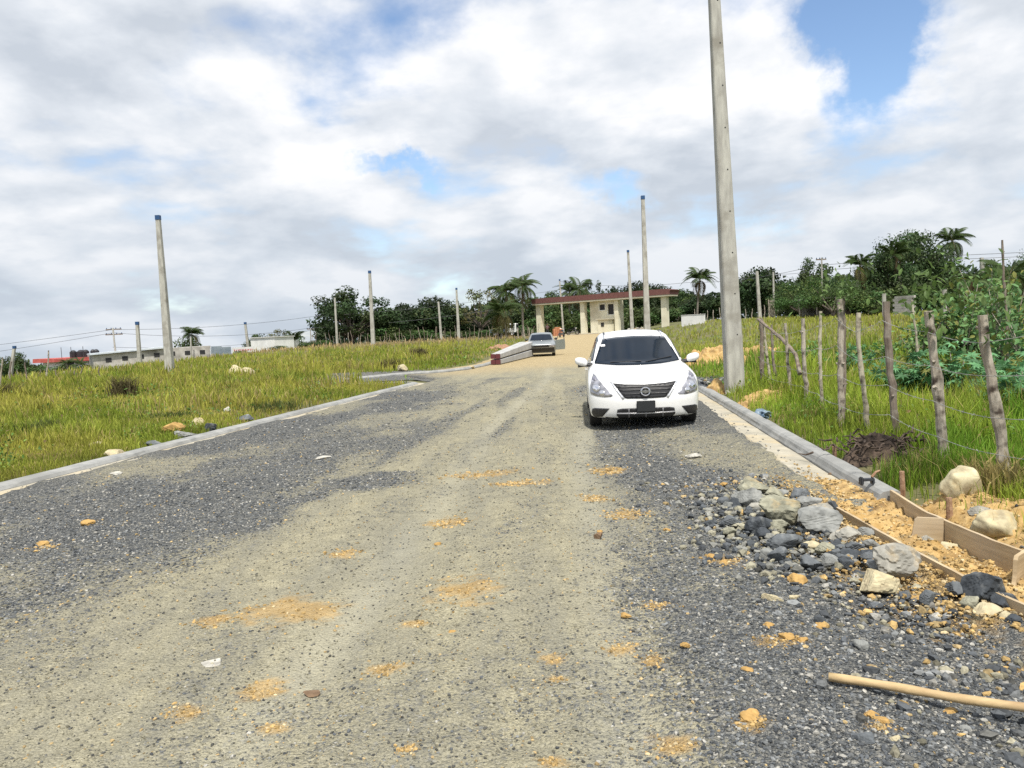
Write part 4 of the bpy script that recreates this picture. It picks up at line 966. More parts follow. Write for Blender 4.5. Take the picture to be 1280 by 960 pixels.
def left_grass():
    x, y, d = field(1, 270000, -50, 4, 7.5, 108); r = np.random.default_rng(2)
    offl = XL(y) - x; ok = (offl > 0.40 + 0.18 * fbm(x * 1.5, y * 1.5, 8)) & ~in_side(x, y) & ~((y > SIDE_Y0 - 1.2) & (y < SIDE_Y1 + .3) & (x > -5.0 + 0 * x))
    bare = fbm(x * 0.45, y * 0.45, 71, 4); ok &= r.random(len(x)) < np.clip(1.25 - sstep(0.52, 0.72, bare) * 0.9, 0.15, 1)
    x, y, d, offl, bare = x[ok], y[ok], d[ok], offl[ok], bare[ok]; n = len(x)
    cl = fbm(x * 0.55, y * 0.55, 72, 4); h = (0.10 + 0.40 * sstep(0.3, 0.75, cl) * sstep(0.4, 3.5, offl) + 0.06 * r.random(n)) * r.uniform(0.6, 1.25, n)
    h = h * (0.75 + 0.35 * sstep(10, 30, d)); wd = np.maximum(0.007, 0.00105 * d) * r.uniform(0.7, 1.4, n)
    t = sstep(0.35, 0.65, fbm(x * 0.35, y * 0.35, 73, 4))[:, None] * 0.8 + 0.2 * r.random((n, 1))
    c = np.array([[0.16, 0.215, 0.028]]) * (1 - t) + np.array([[0.31, 0.305, 0.058]]) * t
    dry = (r.random(n) < 0.08 + 0.25 * sstep(0.5, .7, bare))[:, None]; c = np.where(dry, np.array([[0.32, 0.26, 0.11]]), c)
    far = sstep(82, 98, d + (fbm(x * .2, y * .2, 74, 3) - .5) * 18 - np.degrees(np.arctan2(x, y)) * 0.25)[:, None]; c = c * (1 - far) + np.array([[0.36, 0.27, 0.14]]) * far
    c = c * r.uniform(0.7, 1.3, (n, 1)) * (0.63 + 1.0 * fbm(x * 1.2, y * 1.2, 75, 4))[:, None]; tip = c * np.array([[1.25, 1.15, 1.1]])
    blades('grass', x, y, h, wd, c, tip, 3)
def right_grass():
    x, y, d = field(4, 300000, 4, 60, 3.4, 95); r = np.random.default_rng(5)
    off = x - XR(y) - 0.54; ok = off > 0.03 + 0.2 * fbm(x * 1.5, y * 1.5, 9)
    ok &= ~((y < 6.6) & (off < 0.55)) | (r.random(len(x)) < 0.10)
    ok &= r.random(len(x)) < np.clip(0.6 + off * 0.9, 0, 1)
    ok &= np.hypot(x - pr.x, y - pr.y - .2) > 0.48
    x, y, d, off = x[ok], y[ok], d[ok], off[ok]; n = len(x)
    cl = fbm(x * 0.6, y * 0.6, 82, 4); h = (0.12 + 0.45 * sstep(0.25, 0.7, cl) * sstep(0.2, 1.8, off) + 0.1 * r.random(n)) * r.uniform(0.6, 1.25, n)
    h = h * (1 - 0.35 * sstep(20, 45, d)); wd = np.maximum(0.0065, 0.0010 * d) * r.uniform(0.7, 1.4, n)
    t = sstep(0.35, 0.65, fbm(x * 0.4, y * 0.4, 83, 4))[:, None] * 0.8 + 0.2 * r.random((n, 1))
    c = np.array([[0.10, 0.21, 0.02]]) * (1 - t) + np.array([[0.24, 0.305, 0.04]]) * t
    far = sstep(18, 45, d)[:, None]; c = c * (1 - far) + (np.array([[0.26, 0.285, 0.05]]) * (0.85 + 0.3 * t)) * far
    dry = (r.random(n) < 0.07 + 0.25 * sstep(0.55, .7, fbm(x * 0.8, y * 0.8, 84, 3)))[:, None]; c = np.where(dry, np.array([[0.33, 0.28, 0.11]]), c)
    c = c * r.uniform(0.7, 1.3, (n, 1)) * (0.63 + 1.0 * fbm(x * 1.4, y * 1.4, 85, 4))[:, None]; blades('grass', x, y, h, wd, c, c * np.array([[1.25, 1.15, 1.1]]), 6)
left_grass(); right_grass()

# ------------------------------------------------------------------ leaf cards, crowns
def cards(pos, nrm, size, cols, r, aspect=0.6, quad=True):
    n = len(pos); t = r.normal(size=(n, 3)); t -= (t * nrm).sum(1)[:, None] * nrm; t /= np.linalg.norm(t, axis=1)[:, None] + 1e-9; b = np.cross(nrm, t)
    s = size[:, None] / 2
    V = np.stack([pos - t * s, pos + b * s * aspect + t * s * 0.1, pos + t * s, pos - b * s * aspect + t * s * 0.1], 1)
    F = np.arange(n * 4).reshape(n, 4); return V.reshape(-1, 3), F, np.repeat(cols, 4, 0)
def crown_mesh(name, seed, W_, Hh, z0, nb, ncards, size, base, dome=0.5, blob=(0.22, 0.36), holes=0.0):
    """clumps of leaves on an uneven dome: W_ half width, crown from z0 to Hh"""
    r = np.random.default_rng(seed); hc = (Hh - z0) / 2; cz = z0 + hc
    C = []
    while len(C) < nb:
        u = r.normal(size=3); u /= np.linalg.norm(u); q = r.uniform(0.35, 1.0) ** 0.6
        if u[2] < -dome: continue
        C.append((u[0] * W_ * 0.78 * q, u[1] * W_ * 0.78 * q, cz + u[2] * hc * 0.78 * q))
    C = np.array(C); R_ = r.uniform(*blob, nb) * min(W_, hc * 1.4); tone = r.uniform(0.55, 1.5, nb); hue = r.random(nb)
    k = r.integers(0, nb, ncards); u = r.normal(size=(ncards, 3)); u /= np.linalg.norm(u, axis=1)[:, None]
    rad = R_[k] * r.uniform(0.45, 1.1, ncards) ; P = C[k] + u * rad[:, None] * np.array([1.15, 1.15, 0.8])
    nn = u * 0.7 + np.array([0, 0, 0.45]) + r.normal(0, 0.55, (ncards, 3)); nn /= np.linalg.norm(nn, axis=1)[:, None]
    c = np.array(base)[None] * (tone[k] * r.uniform(0.7, 1.3, ncards))[:, None]; c[:, 0] *= 0.8 + 0.5 * hue[k]
    # spread the clumps so that the crown really fills its width and height
    zt_ = np.percentile(P[:, 2], 99.6); zb_ = np.percentile(P[:, 2], 0.4); f_ = lambda A: np.stack([A[:, 0] * W_ / np.percentile(np.abs(P[:, 0]), 99), A[:, 1] * W_ / np.percentile(np.abs(P[:, 1]), 99), z0 + (A[:, 2] - zb_) * (Hh - z0) / (zt_ - zb_)], -1)
    P, C = f_(P), f_(C)
    V, F, CC = cards(P, nn, size * r.uniform(0.6, 1.5, ncards), c, r)
    return fast_mesh(name, V, F, M['leaf'], False, CC), C
def trunk_mesh(name, C, z0, r0, seed, lim=9, multi=1):
    rr = random.Random(seed); mb = MB()
    fork = max(0.4, z0 * 0.8)
    for s_ in range(multi):
        ox, oy = (rr.uniform(-.5, .5), rr.uniform(-.5, .5)) if multi > 1 else (0, 0)
        mb.tube([(ox, oy, -.4), (ox * 1.1, oy, fork * .5), (ox * 1.5 + rr.uniform(-.1, .1), oy * 1.5, fork)], [r0 * 1.25, r0, r0 * .85], 8)
        idx_ = list(range(len(C))); rr.shuffle(idx_)
        for i in idx_[:lim]:
            e = Vector(C[i]); a = Vector((ox * 1.5, oy * 1.5, fork)); m1 = a.lerp(e, .45) + Vector((rr.uniform(-.3, .3), rr.uniform(-.3, .3), rr.uniform(0.1, .5)))
            mb.tube([a - Vector((0, 0, .15)), m1, e], [r0 * .6, r0 * .35, r0 * .1], 6)
    me_o = mb.build(name, M['trunk']); me = me_o.data; bpy.data.objects.remove(me_o); return me
DK = (0.036, 0.062, 0.022); MD = (0.055, 0.095, 0.028); OL = (0.09, 0.105, 0.037); LT = (0.072, 0.122, 0.034)
KIND = {}
def kind(k, *a, r0=0.3, lim=9, multi=1, seed=None, **kw):
    me, C = crown_mesh('crown', *a, **kw); KIND[k] = (me, trunk_mesh('trunk', C, a[3], r0, a[0], lim, multi), a[2], a[1])
kind('dome', 1, 6.2, 10.5, 1.3, 60, 10500, 0.46, DK, r0=.42, lim=26, blob=(.13, .22), dome=.75)
kind('dense', 2, 5.5, 8.0, 1.0, 34, 8000, 0.5, DK, r0=.3, blob=(.26, .4), dome=.8)
kind('tall', 3, 4.2, 9.5, 2.0, 26, 4600, 0.44, MD, r0=.3, blob=(.24, .38), dome=.8)
kind('airy', 4, 4.4, 9.5, 2.4, 34, 1900, 0.36, OL, r0=.24, lim=24, blob=(.10, .2), dome=.6)
kind('flat', 5, 5.2, 8.6, 3.8, 18, 3200, 0.42, DK, r0=.26, lim=10, blob=(.2, .34), dome=.25)
kind('bush', 6, 3.2, 3.6, 0.0, 22, 2600, 0.34, MD, r0=.10, blob=(.26, .42), dome=1.0)
kind('fine', 7, 4.6, 7.0, 1.2, 34, 7600, 0.24, LT, r0=.2, blob=(.2, .34), dome=.7)
kind('mango', 8, 6.0, 10.0, 0.8, 48, 14000, 0.36, (0.046, 0.078, 0.026), r0=.4, blob=(.2, .33), dome=.85)
kind('parasol', 9, 1.1, 2.6, 1.5, 16, 700, 0.17, OL, r0=.07, lim=8, blob=(.3, .45), dome=.3)
def tree(k, px, top, depth, label, base_px=None, width=None, group=None, name='tree', rz=None, cat='tree', sq=1.0):
    """tree seen at column px with its top at row top, standing `depth` metres away"""
    me, tm, hh, ww = KIND[k]; t = at_y(px, top, depth); gz = Hs(t.x, t.y); s = (t.z - gz) / hh
    o = thing(name, label, cat, (t.x, t.y, gz), RNG.uniform(0, 6.28) if rz is None else rz, group)
    sw = s if width is None else (width / FPX * depth) / (2 * ww); o.scale = (sw, sw, s)
    link('crown', me, o); link('trunk', tm, o); return o
# left of the gate
tree('dome', 436, 361, 124, 'large dome shaped dark tree with gaps, leftmost of the far treeline', width=98)
tree('dense', 508, 381, 128, 'dark dense tree right of the dome shaped tree', width=62)
tree('dense', 543, 373, 130, 'tallest dark dense tree between the dome tree and the airy tree', width=66)
tree('airy', 600, 361, 128, 'airy pale tree with thin branches left of the palms', width=62)
tree('dense', 577, 396, 134, 'dark dense tree filling in behind the airy tree', width=60)
tree('tall', 668, 372, 132, 'dark tree behind the palms left of the gate', width=60)
tree('dense', 630, 388, 136, 'dark low tree behind the short palm', width=66)
tree('bush', 480, 409, 122, 'dark bush under the right side of the dome tree', width=50, name='bush', cat='bush')
tree('bush', 400, 425, 118, 'brown green bush under the left edge of the dome tree', width=40, name='bush', cat='bush')
tree('bush', 520, 412, 124, 'dark bush at the foot of the dense trees', width=60, name='bush', cat='bush')
tree('bush', 565, 414, 124, 'dark bush below the short concrete pole', width=60, name='bush', cat='bush')
tree('bush', 610, 412, 124, 'dark bush below the airy tree', width=56, name='bush', cat='bush')
tree('bush', 650, 410, 122, 'dark bush below the palms left of the gate', width=50, name='bush', cat='bush')
tree('parasol', 622, 408, 78, 'small umbrella shaped tree in dry grass left of the stacked poles', width=20)
# behind the gate
tree('tall', 688, 365, 140, 'dark tree seen above the left end of the gate roof', width=44)
tree('flat', 742, 351, 140, 'flat topped dark tree above the middle of the gate roof', width=34)
tree('dense', 770, 360, 142, 'dark round tree above the gate roof right of the flat topped one', width=44)
tree('dense', 798, 353, 138, 'dark round tree behind the two poles above the gate roof', width=50)
tree('dense', 822, 357, 140, 'dark tree above the right end of the gate roof', width=46)
tree('tall', 848, 362, 136, 'dark tree just right of the gate', width=44)
for i, (px, tp, wd_) in enumerate([(700, 388, 52), (735, 384, 50), (780, 384, 56), (815, 384, 56), (845, 384, 50), (670, 396, 44)]):
    tree('bush', px, tp, 128, 'dark undergrowth bush seen through the gate openings', width=wd_, name='bush', cat='bush', group='undergrowth bushes behind the gate')
# right of the gate
tree('dense', 872, 372, 128, 'low dark tree under the lone coconut palm', width=56)
tree('dense', 905, 368, 122, 'dark tree partly hidden behind the tall concrete pole', width=56)
tree('dense', 950, 337, 112, 'dark round topped tree right of the tall concrete pole', width=76)
tree('tall', 1010, 324, 116, 'dark pointed tree behind the cross armed pole', width=36)
tree('tall', 1030, 331, 110, 'dark tree right of the cross armed pole', width=52)
tree('fine', 1000, 352, 88, 'broad fine leaved tree before the shed', width=76)
tree('fine', 1040, 344, 74, 'fine leaved spreading tree left of the palms', width=90)
tree('bush', 985, 378, 92, 'brown green bush beside the shed', width=40, name='bush', cat='bush')
tree('bush', 1050, 372, 84, 'dark bush below the fine leaved spreading tree', width=70, name='bush', cat='bush')
tree('mango', 1135, 291, 84, 'tallest broad dark tree of the right background', width=96)
tree('mango', 1105, 318, 80, 'broad dark tree left in front of the tallest right one', width=74)
tree('mango', 1168, 312, 82, 'broad dark tree under the tall right palm', width=66)
tree('bush', 1090, 362, 74, 'dark bush left of the grey block wall', width=60, name='bush', cat='bush')
tree('bush', 1140, 356, 76, 'dark bush above the grey block wall', width=80, name='bush', cat='bush')
tree('tall', 1236, 326, 70, 'dark tree behind the short white pole at right', width=50)
tree('fine', 1272, 318, 60, 'green tree at the right edge of the picture', width=70)
tree('fine', 1215, 345, 58, 'leafy green tree in front of the tall right palm', width=60)
# far left
tree('bush', 232, 424, 135, 'dark tree left of the round palm over the warehouse', width=40, name='tree')
tree('tall', 320, 418, 150, 'dark tree behind the white sign wall', width=36)
tree('airy', 345, 412, 150, 'thin tree behind the small white building', width=40)
tree('bush', 366, 418, 150, 'dark tree right of the small white building', width=34, name='tree')
for i, (px, tp, wd_, k) in enumerate([(4, 446, 36, 'bush'), (22, 441, 30, 'tall'), (48, 456, 34, 'bush'), (75, 457, 36, 'bush'), (102, 457, 34, 'bush'), (118, 438, 14, 'tall')]):
    tree(k, px, tp, 92 if i < 5 else 140, ['dark bush at the far left edge', 'dark tree left of the red roofed house', 'dark bush before the left end of the red roofed house', 'dark bush before the middle of the red roofed house', 'dark bush before the right end of the red roofed house', 'small dark tree top right of the red roofed house'][i], width=wd_, name='bush' if k == 'bush' else 'tree', cat='bush' if k == 'bush' else 'tree')
for i, (px, tp, wd_) in enumerate([(262, 448, 26), (385, 428, 30), (350, 432, 26), (300, 438, 20)]):
    tree('bush', px, tp, 104, 'low green scrub before the far left buildings', width=wd_, name='bush', cat='bush', group='scrub before the far left buildings')
# a belt of wood closing the horizon
def far_wood():
    r = np.random.default_rng(55); n = 26000; a = np.radians(r.uniform(-52, 60, n)); d = r.uniform(185, 240, n) + 0
    x, y = d * np.sin(a), d * np.cos(a); top = 5.5 + 5 * fbm(np.degrees(a) * 0.35, 0 * a, 91, 4) ; top = np.where(np.degrees(a) < -14, top * 0.12, top)
    z = H(x, y) + top * r.random(n) ** 0.8; P = np.stack([x, y, z], -1); nn = r.normal(size=(n, 3)) + np.array([0, -.5, .5]); nn /= np.linalg.norm(nn, axis=1)[:, None]
    c = np.array([[0.026, 0.045, 0.02]]) * r.uniform(.6, 1.4, (n, 1)); V, F, CC = cards(P, nn, r.uniform(1.0, 2.4, n), c, r); o = link('far_wood', fast_mesh('far_wood', V, F, M['leaf'], False, CC)); tag(o, kind='stuff')
far_wood()

# ------------------------------------------------------------------ palms
def frond_mesh(name, L_, seed, droop=1.0, nl=30, wl=0.36, col=(0.045, 0.075, 0.02)):
    rr = np.random.default_rng(seed); V = []; F = []; C = []
    def add(vs, c):
        b = len(V); V.extend(vs); F.append(tuple(range(b, b + 4))); C.extend([c] * 4)
    def rach(t): return np.array([L_ * (t - 0.16 * droop * t ** 3), 0, L_ * (0.42 * t - 0.72 * droop * t ** 2.2)])
    ts = np.linspace(0, 1, 9)
    for a, b in zip(ts[:-1], ts[1:]):
        p, q = rach(a), rach(b); w_ = 0.035 * (1.1 - a) * L_ / 3; add([p + [0, -w_, 0], q + [0, -w_, 0], q + [0, w_, 0], p + [0, w_, 0]], (0.16, 0.15, 0.06))
    for i in range(nl):
        t = 0.10 + 0.9 * i / nl; p = rach(t); tg = rach(min(1, t + .03)) - rach(t - .03); tg /= np.linalg.norm(tg)
        ll = wl * L_ * (math.sin(math.pi * min(1, t * 0.86 + 0.12)) ** 0.6) * rr.uniform(.85, 1.1)
        for s_ in (-1, 1):
            d = np.array([0, s_ * 0.85, -0.25]) + tg * 0.65; d /= np.linalg.norm(d); e = p + d * ll + np.array([0, 0, -0.28 * ll]); m_ = p + d * ll * .55; w_ = 0.032 * L_ * 0.9
            c = tuple(np.array(col) * rr.uniform(.7, 1.35)); add([p - tg * w_ * .5, m_ - tg * w_ * .6, e, m_ + tg * w_ * .6], c)
    me = fast_mesh(name, np.array(V), np.array(F), M['leaf'], False, np.array(C)); return me
FR = [frond_mesh('frond', 1.0, s, d) for s, d in ((1, .75), (2, 1.0), (3, 1.25), (4, 1.6))]
FRY = [frond_mesh('frond', 1.0, 9, 1.5, col=(0.13, 0.12, 0.04)), frond_mesh('frond', 1.0, 10, 1.9, col=(0.12, 0.085, 0.04))]
def palm(px, py, depth, L_, label, nf=18, lean=(0, 0), seed=1, r0=0.16, up=0.0, old=3):
    """palm whose crown centre is seen at (px, py)"""
    rr = random.Random(seed); c = at_y(px, py, depth); bx, by = c.x - lean[0], depth - lean[1]; gz = Hs(bx, by); h = c.z - gz
    root = thing('palm_tree', label, 'palm tree', (bx, by, gz)); n = 9; pts = []
    for i in range(n): f = i / (n - 1); pts.append(Vector((lean[0] * f ** 1.6, lean[1] * f ** 1.6, -.3 * (i == 0) + h * f)))
    mb = MB(); mb.tube(pts, [r0 * 1.5] + [r0 * (1.1 - .35 * i / n) for i in range(1, n)], 8); mb.build('trunk', M['palmtrunk'], root)
    nf = int(nf * 1.35)
    for i in range(nf):
        el = rr.choice([1.5, 1.1, .7, .3, -.2, -.75]) + rr.uniform(-.15, .15) + up if i > nf // 4 else rr.uniform(.7, 1.25)
        me = rr.choice(FR) if i < nf - old else rr.choice(FRY)
        if i >= nf - old: el = rr.uniform(-1.1, -.5)
        o = link('frond', me, root, pts[-1]); a = i * 2.399 + rr.uniform(-.2, .2); o.rotation_euler = (rr.uniform(-.3, .3), -el * 0.75, a); s = L_ * rr.uniform(.82, 1.1); o.scale = (s, s, s)
palm(875, 350, 120, 3.1, 'lone coconut palm standing above low trees right of the gate', 18, (.6, 0), 1)
palm(1190, 302, 92, 2.5, 'tall coconut palm, highest crown on the right side', 20, (.4, 0), 2)
palm(628, 392, 100, 3.2, 'short palm with yellowish drooping fronds left of the gate', 18, (.2, 0), 3, up=.1, old=6)
palm(633, 366, 108, 3.0, 'left one of two tall palms beside the gate', 20, (.3, 0), 4)
palm(653, 359, 112, 2.9, 'right one of two tall palms beside the gate, topmost fronds upright', 22, (.2, 0), 5, up=.35)
palm(724, 363, 130, 3.6, 'palm crown showing above the gate roof', 16, (.3, 0), 6)
palm(712, 366, 134, 3.2, 'smaller palm crown above the gate roof left of the other one', 14, (.3, 0), 16)
palm(240, 418, 132, 2.3, 'bushy round palm above the warehouse roof', 20, (.1, 0), 7)
palm(1075, 333, 78, 2.0, 'yellow green palm left of the tallest right tree', 18, (.5, 0), 8, old=5)
palm(1117, 320, 78, 2.1, 'palm with slanting bare trunk in front of the tallest right tree', 18, (-1.0, 0), 9)
palm(1147, 303, 88, 2.0, 'palm crown peeking above the tallest right tree', 14, (.4, 0), 10, up=.2)
palm(1215, 352, 52, 1.8, 'small yellowish palm before the short white pole', 14, (.2, 0), 11, r0=.1, old=6)
palm(1262, 345, 45, 2.0, 'yellowish drooping palm at the right edge', 14, (.2, 0), 12, r0=.1, old=7)
palm(84, 456, 84, 1.3, 'banana like palm before the red roofed house, left one', 10, (0, 0), 13, r0=.1, up=.3, old=0)
palm(100, 457, 84, 1.2, 'banana like palm before the red roofed house, right one', 10, (0, 0), 14, r0=.1, up=.3, old=0)
palm(368, 426, 112, 2.0, 'small palm beside the small white building', 10, (0, 0), 15, r0=.1, up=.3, old=0)

# ------------------------------------------------------------------ broad leaved shrubs behind the right fence
def star_leaf(lobes=7, r=1.0):
    V = [(0, 0, 0)]; n = lobes * 2
    for i in range(n + 1):
        a = -math.pi * .86 + 2 * math.pi * .86 * i / n; q = r * (1.0 if i % 2 else 0.42) * (1 - 0.25 * abs(a) / math.pi); V.append((q * math.cos(a), q * math.sin(a), -0.14 * q ** 2 + (0.05 if i % 2 == 0 else 0)))
    return np.array(V), np.array([[0, i, i + 1] for i in range(1, n + 1)])
SV, SF = star_leaf()
def oval_leaf():
    V = np.array([(0, 0, 0), (.25, .2, .05), (.65, .24, 0), (1, 0, -.18), (.65, -.24, 0), (.25, -.2, .05), (.5, 0, -.04)]); F = np.array([[0, 6, 1], [1, 6, 2], [2, 6, 3], [3, 6, 4], [4, 6, 5], [5, 6, 0]]); return V, F
OV, OF = oval_leaf()
def leaves_mesh(name, P, size, cols, r, star=True, tilt=0.6):
    LV, LF = (SV, SF) if star else (OV, OF); n = len(P); a = r.uniform(0, 2 * np.pi, n); b = r.normal(0.25, tilt, n); c = r.normal(0, .35, n)
    out_ = np.empty((n, len(LV), 3))
    X1, Y1, Z1 = LV[:, 0][None] * np.ones((n, 1)), LV[:, 1][None] * np.ones((n, 1)), LV[:, 2][None] * np.ones((n, 1))
    cb, sb = np.cos(b)[:, None], np.sin(b)[:, None]; cc, sc_ = np.cos(c)[:, None], np.sin(c)[:, None]; ca, sa = np.cos(a)[:, None], np.sin(a)[:, None]
    Y2, Z2 = Y1 * cc - Z1 * sc_, Y1 * sc_ + Z1 * cc; X2, Z3 = X1 * cb + Z2 * sb, -X1 * sb + Z2 * cb; X3, Y3 = X2 * ca - Y2 * sa, X2 * sa + Y2 * ca
    V = np.stack([X3, Y3, Z3], -1) * size[:, None, None] + P[:, None, :]; F = (LF[None] + (np.arange(n) * len(LV))[:, None, None]).reshape(-1, 3)
    return fast_mesh(name, V.reshape(-1, 3), F, M['leaf'], False, np.repeat(cols, len(LV), 0))
def shrub(px, top, depth, label, width, nl=160, star=True, seed=1, col=(0.06, 0.125, 0.045), size=.2, z0=0.15, name='shrub', group=None, x=None):
    r = np.random.default_rng(seed); t = at_y(px, top, depth); bx = t.x if x is None else x; gz = Hs(bx, depth); h = t.z - gz; wd_ = width / FPX * depth / 2
    root = thing(name, label, 'shrub', (bx, depth, gz), 0, group); rr = random.Random(seed); mb = MB(); P = []
    nl = int(nl * 1.9); size = size * .68; ns = max(3, nl // 40)
    for k in range(ns):
        a = rr.uniform(0, 6.28); q = rr.uniform(.2, 1); e = Vector((math.cos(a) * wd_ * q, math.sin(a) * wd_ * q, h * rr.uniform(.55, .98))); m_ = Vector((e.x * .35, e.y * .35, e.z * .5))
        mb.tube([(e.x * .1, e.y * .1, -.05), m_, e], [.02, .014, .006], 5)
        for j in range(nl // ns):
            f = rr.random() ** .6; f = z0 + (1 - z0) * f; p = m_.lerp(e, (f - .5) * 2) if f > .5 else Vector((e.x * .1, e.y * .1, 0)).lerp(m_, f * 2)
            P.append(p + Vector((rr.gauss(0, .16), rr.gauss(0, .16), rr.gauss(0, .09))) * (1 + wd_ * .4))
    mb.build('stem', M['wood'], root); P = np.array(P); n = len(P); P[:, 2] = np.maximum(P[:, 2], .05)
    c = np.array(col)[None] * 2.05 * r.uniform(.6, 1.5, (n, 1)); c = np.where((r.random(n) < .12)[:, None], np.array([[0.19, 0.2, 0.05]]), c)
    link('foliage', leaves_mesh('foliage', P, size * r.uniform(.6, 1.35, n), c, r, star), root); return root
BL = (0.055, 0.125, 0.055)
for i, a in enumerate([
 (1135, 452, 13.5, 'low blue green shrub with star leaves left of the spotted fence post', 90, 150, True, BL, .19),
 (1195, 440, 12.5, 'blue green star leaved shrub right of the spotted fence post', 90, 170, True, BL, .19),
 (1262, 448, 11.0, 'blue green star leaved shrub behind the thick knotty fence post', 100, 190, True, BL, .19),
 (1065, 436, 18.0, 'small leafy shrub between the doubled and the crooked fence posts', 40, 90, True, BL, .2),
 (1010, 430, 22.0, 'small leafy shrub behind the slanting brace', 40, 80, False, (0.06, .11, .03), .2),
 (1100, 425, 18.0, 'dark green shrub behind the straight dark brown post', 60, 130, False, (0.045, .095, .03), .2),
 (1150, 392, 17.0, 'tall drooping leaved shrub just left of the spotted fence post', 74, 200, False, (0.06, .105, .035), .23),
 (1205, 348, 17.0, 'tall drooping leaved shrub in the middle of the right bushes', 90, 330, False, (0.055, .105, .035), .25),
 (1255, 352, 14.5, 'tall leafy shrub behind the thick knotty fence post', 90, 330, False, (0.055, .105, .04), .21),
 (1240, 330, 20.0, 'tallest shrub at the back of the right bushes', 80, 300, False, (0.06, .11, .035), .27),
 (1180, 400, 20.0, 'rounded mid height shrub behind the spotted fence post', 90, 260, False, (0.05, .1, .03), .22),
 (1230, 400, 17.0, 'rounded mid height shrub left of the thick knotty post', 90, 280, False, (0.045, .1, .035), .2),
 (1290, 380, 13.0, 'leafy shrub cut by the right edge of the picture', 90, 280, False, (0.05, .105, .035), .2),
 (1290, 450, 9.5, 'low star leaved shrub cut by the right edge of the picture', 90, 160, True, BL, .17),
 (1120, 470, 15.0, 'low weedy shrub right of the crooked pale post', 60, 80, True, (0.08, .14, .03), .17)]):
    shrub(a[0], a[1], a[2], a[3], a[4], a[5], a[6], 700 + i, a[7], a[8])
# living posts have sprouted at the top
for i, (k, n, w_) in enumerate([(0, 150, .5), (1, 110, .42), (4, 100, .5)]):
    b, t = POSTS[k]; r = np.random.default_rng(900 + i); P = np.array([(r.normal(0, w_ * .45), r.normal(0, w_ * .45), r.normal(0.16, .17)) for _ in range(n)])
    post = [o for o in bpy.data.objects if o.name.startswith('fence_post') and (o.location - b).length < .01][0]
    c = np.array([[0.10, .16, .045]]) * r.uniform(.6, 1.5, (n, 1)); link('foliage', leaves_mesh('foliage', P, 0.085 * r.uniform(.6, 1.3, n), c, r, False, .9), post, t - b)
# dry weeds in the left field
for i, (px, by, ty, w_, lb) in enumerate([(155, 496, 466, 16, 'dry brown weed clump in the left field below the warehouse'), (525, 448, 434, 14, 'dark weed clump in grass left of the far kerb rock'), (490, 462, 446, 18, 'brown weed clump beside the yellow rock on the far kerb'), (8, 503, 476, 14, 'dry brown weed clump at the left edge of the picture'), (60, 545, 520, 40, 'rank weed clump in the grass near the left kerb'), (215, 525, 512, 36, 'dark low weed patch above the orange rock'), (345, 512, 498, 50, 'dark spreading weed patch near the pale rock at the left kerb'), (1240, 622, 560, 50, 'dry grass clump at the foot of the thick knotty post')]):
    p = on_ground(px, by); dist = p.y; hh = (by - ty) / FPX * dist; n = 300; r = np.random.default_rng(950 + i); x = r.normal(0, w_ / FPX * dist * .42, n); y = r.normal(0, w_ / FPX * dist * .42, n)
    brown = np.array([[0.10, .085, .04]]) if i < 4 else (np.array([[0.085, .105, .03]]) if i < 7 else np.array([[.28, .23, .09]])); c = brown * r.uniform(.6, 1.5, (n, 1))
    o = blades('weed_clump', x + p.x, y + p.y, hh * r.uniform(.4, 1.1, n), np.maximum(.012, .0012 * dist) * r.uniform(.7, 1.5, n), c, c * 1.2, 960 + i, .7)
    del o['kind']; tag(o, lb, 'weed clump')

# broad leaved weeds growing through the grass
def weeds(seed, n, b0, b1, r0, r1, side):
    x, y, d = field(seed, n, b0, b1, r0, r1); r = np.random.default_rng(seed)
    if side < 0: o_ = XL(y) - x; ok = (o_ > .6) & ~in_side(x, y) & ~((y > SIDE_Y0 - 1) & (y < SIDE_Y1 + .3) & (x > -5))
    else: o_ = x - XR(y) - .54; ok = (o_ > .3) & ~((y < 6.6) & (o_ < .6))
    ok &= fbm(x * .7, y * .7, 120 + side, 4) > 0.50
    x, y, d = x[ok], y[ok], d[ok]; n = len(x); k = 5
    x = np.repeat(x, k) + r.normal(0, .07, n * k); y = np.repeat(y, k) + r.normal(0, .07, n * k); d = np.repeat(d, k); t = np.repeat(r.random(n), k)
    z = H(x, y) + r.uniform(.05, .42, n * k) * np.repeat(r.uniform(.4, 1.0, n), k)
    c = np.where((t < .55)[:, None], np.array([[.085, .16, .03]]), np.where((t < .85)[:, None], np.array([[.17, .25, .05]]), np.array([[.17, .12, .05]]))) * r.uniform(.65, 1.4, (n * k, 1))
    o = link('weeds', leaves_mesh('weeds', np.stack([x, y, z], -1), np.maximum(.045, .0032 * d) * r.uniform(.6, 1.5, n * k), c, r, False, .6)); tag(o, kind='stuff')
weeds(140, 5200, -41, 2, 8.4, 60, -1); weeds(141, 4200, 8, 44, 4.6, 45, 1)
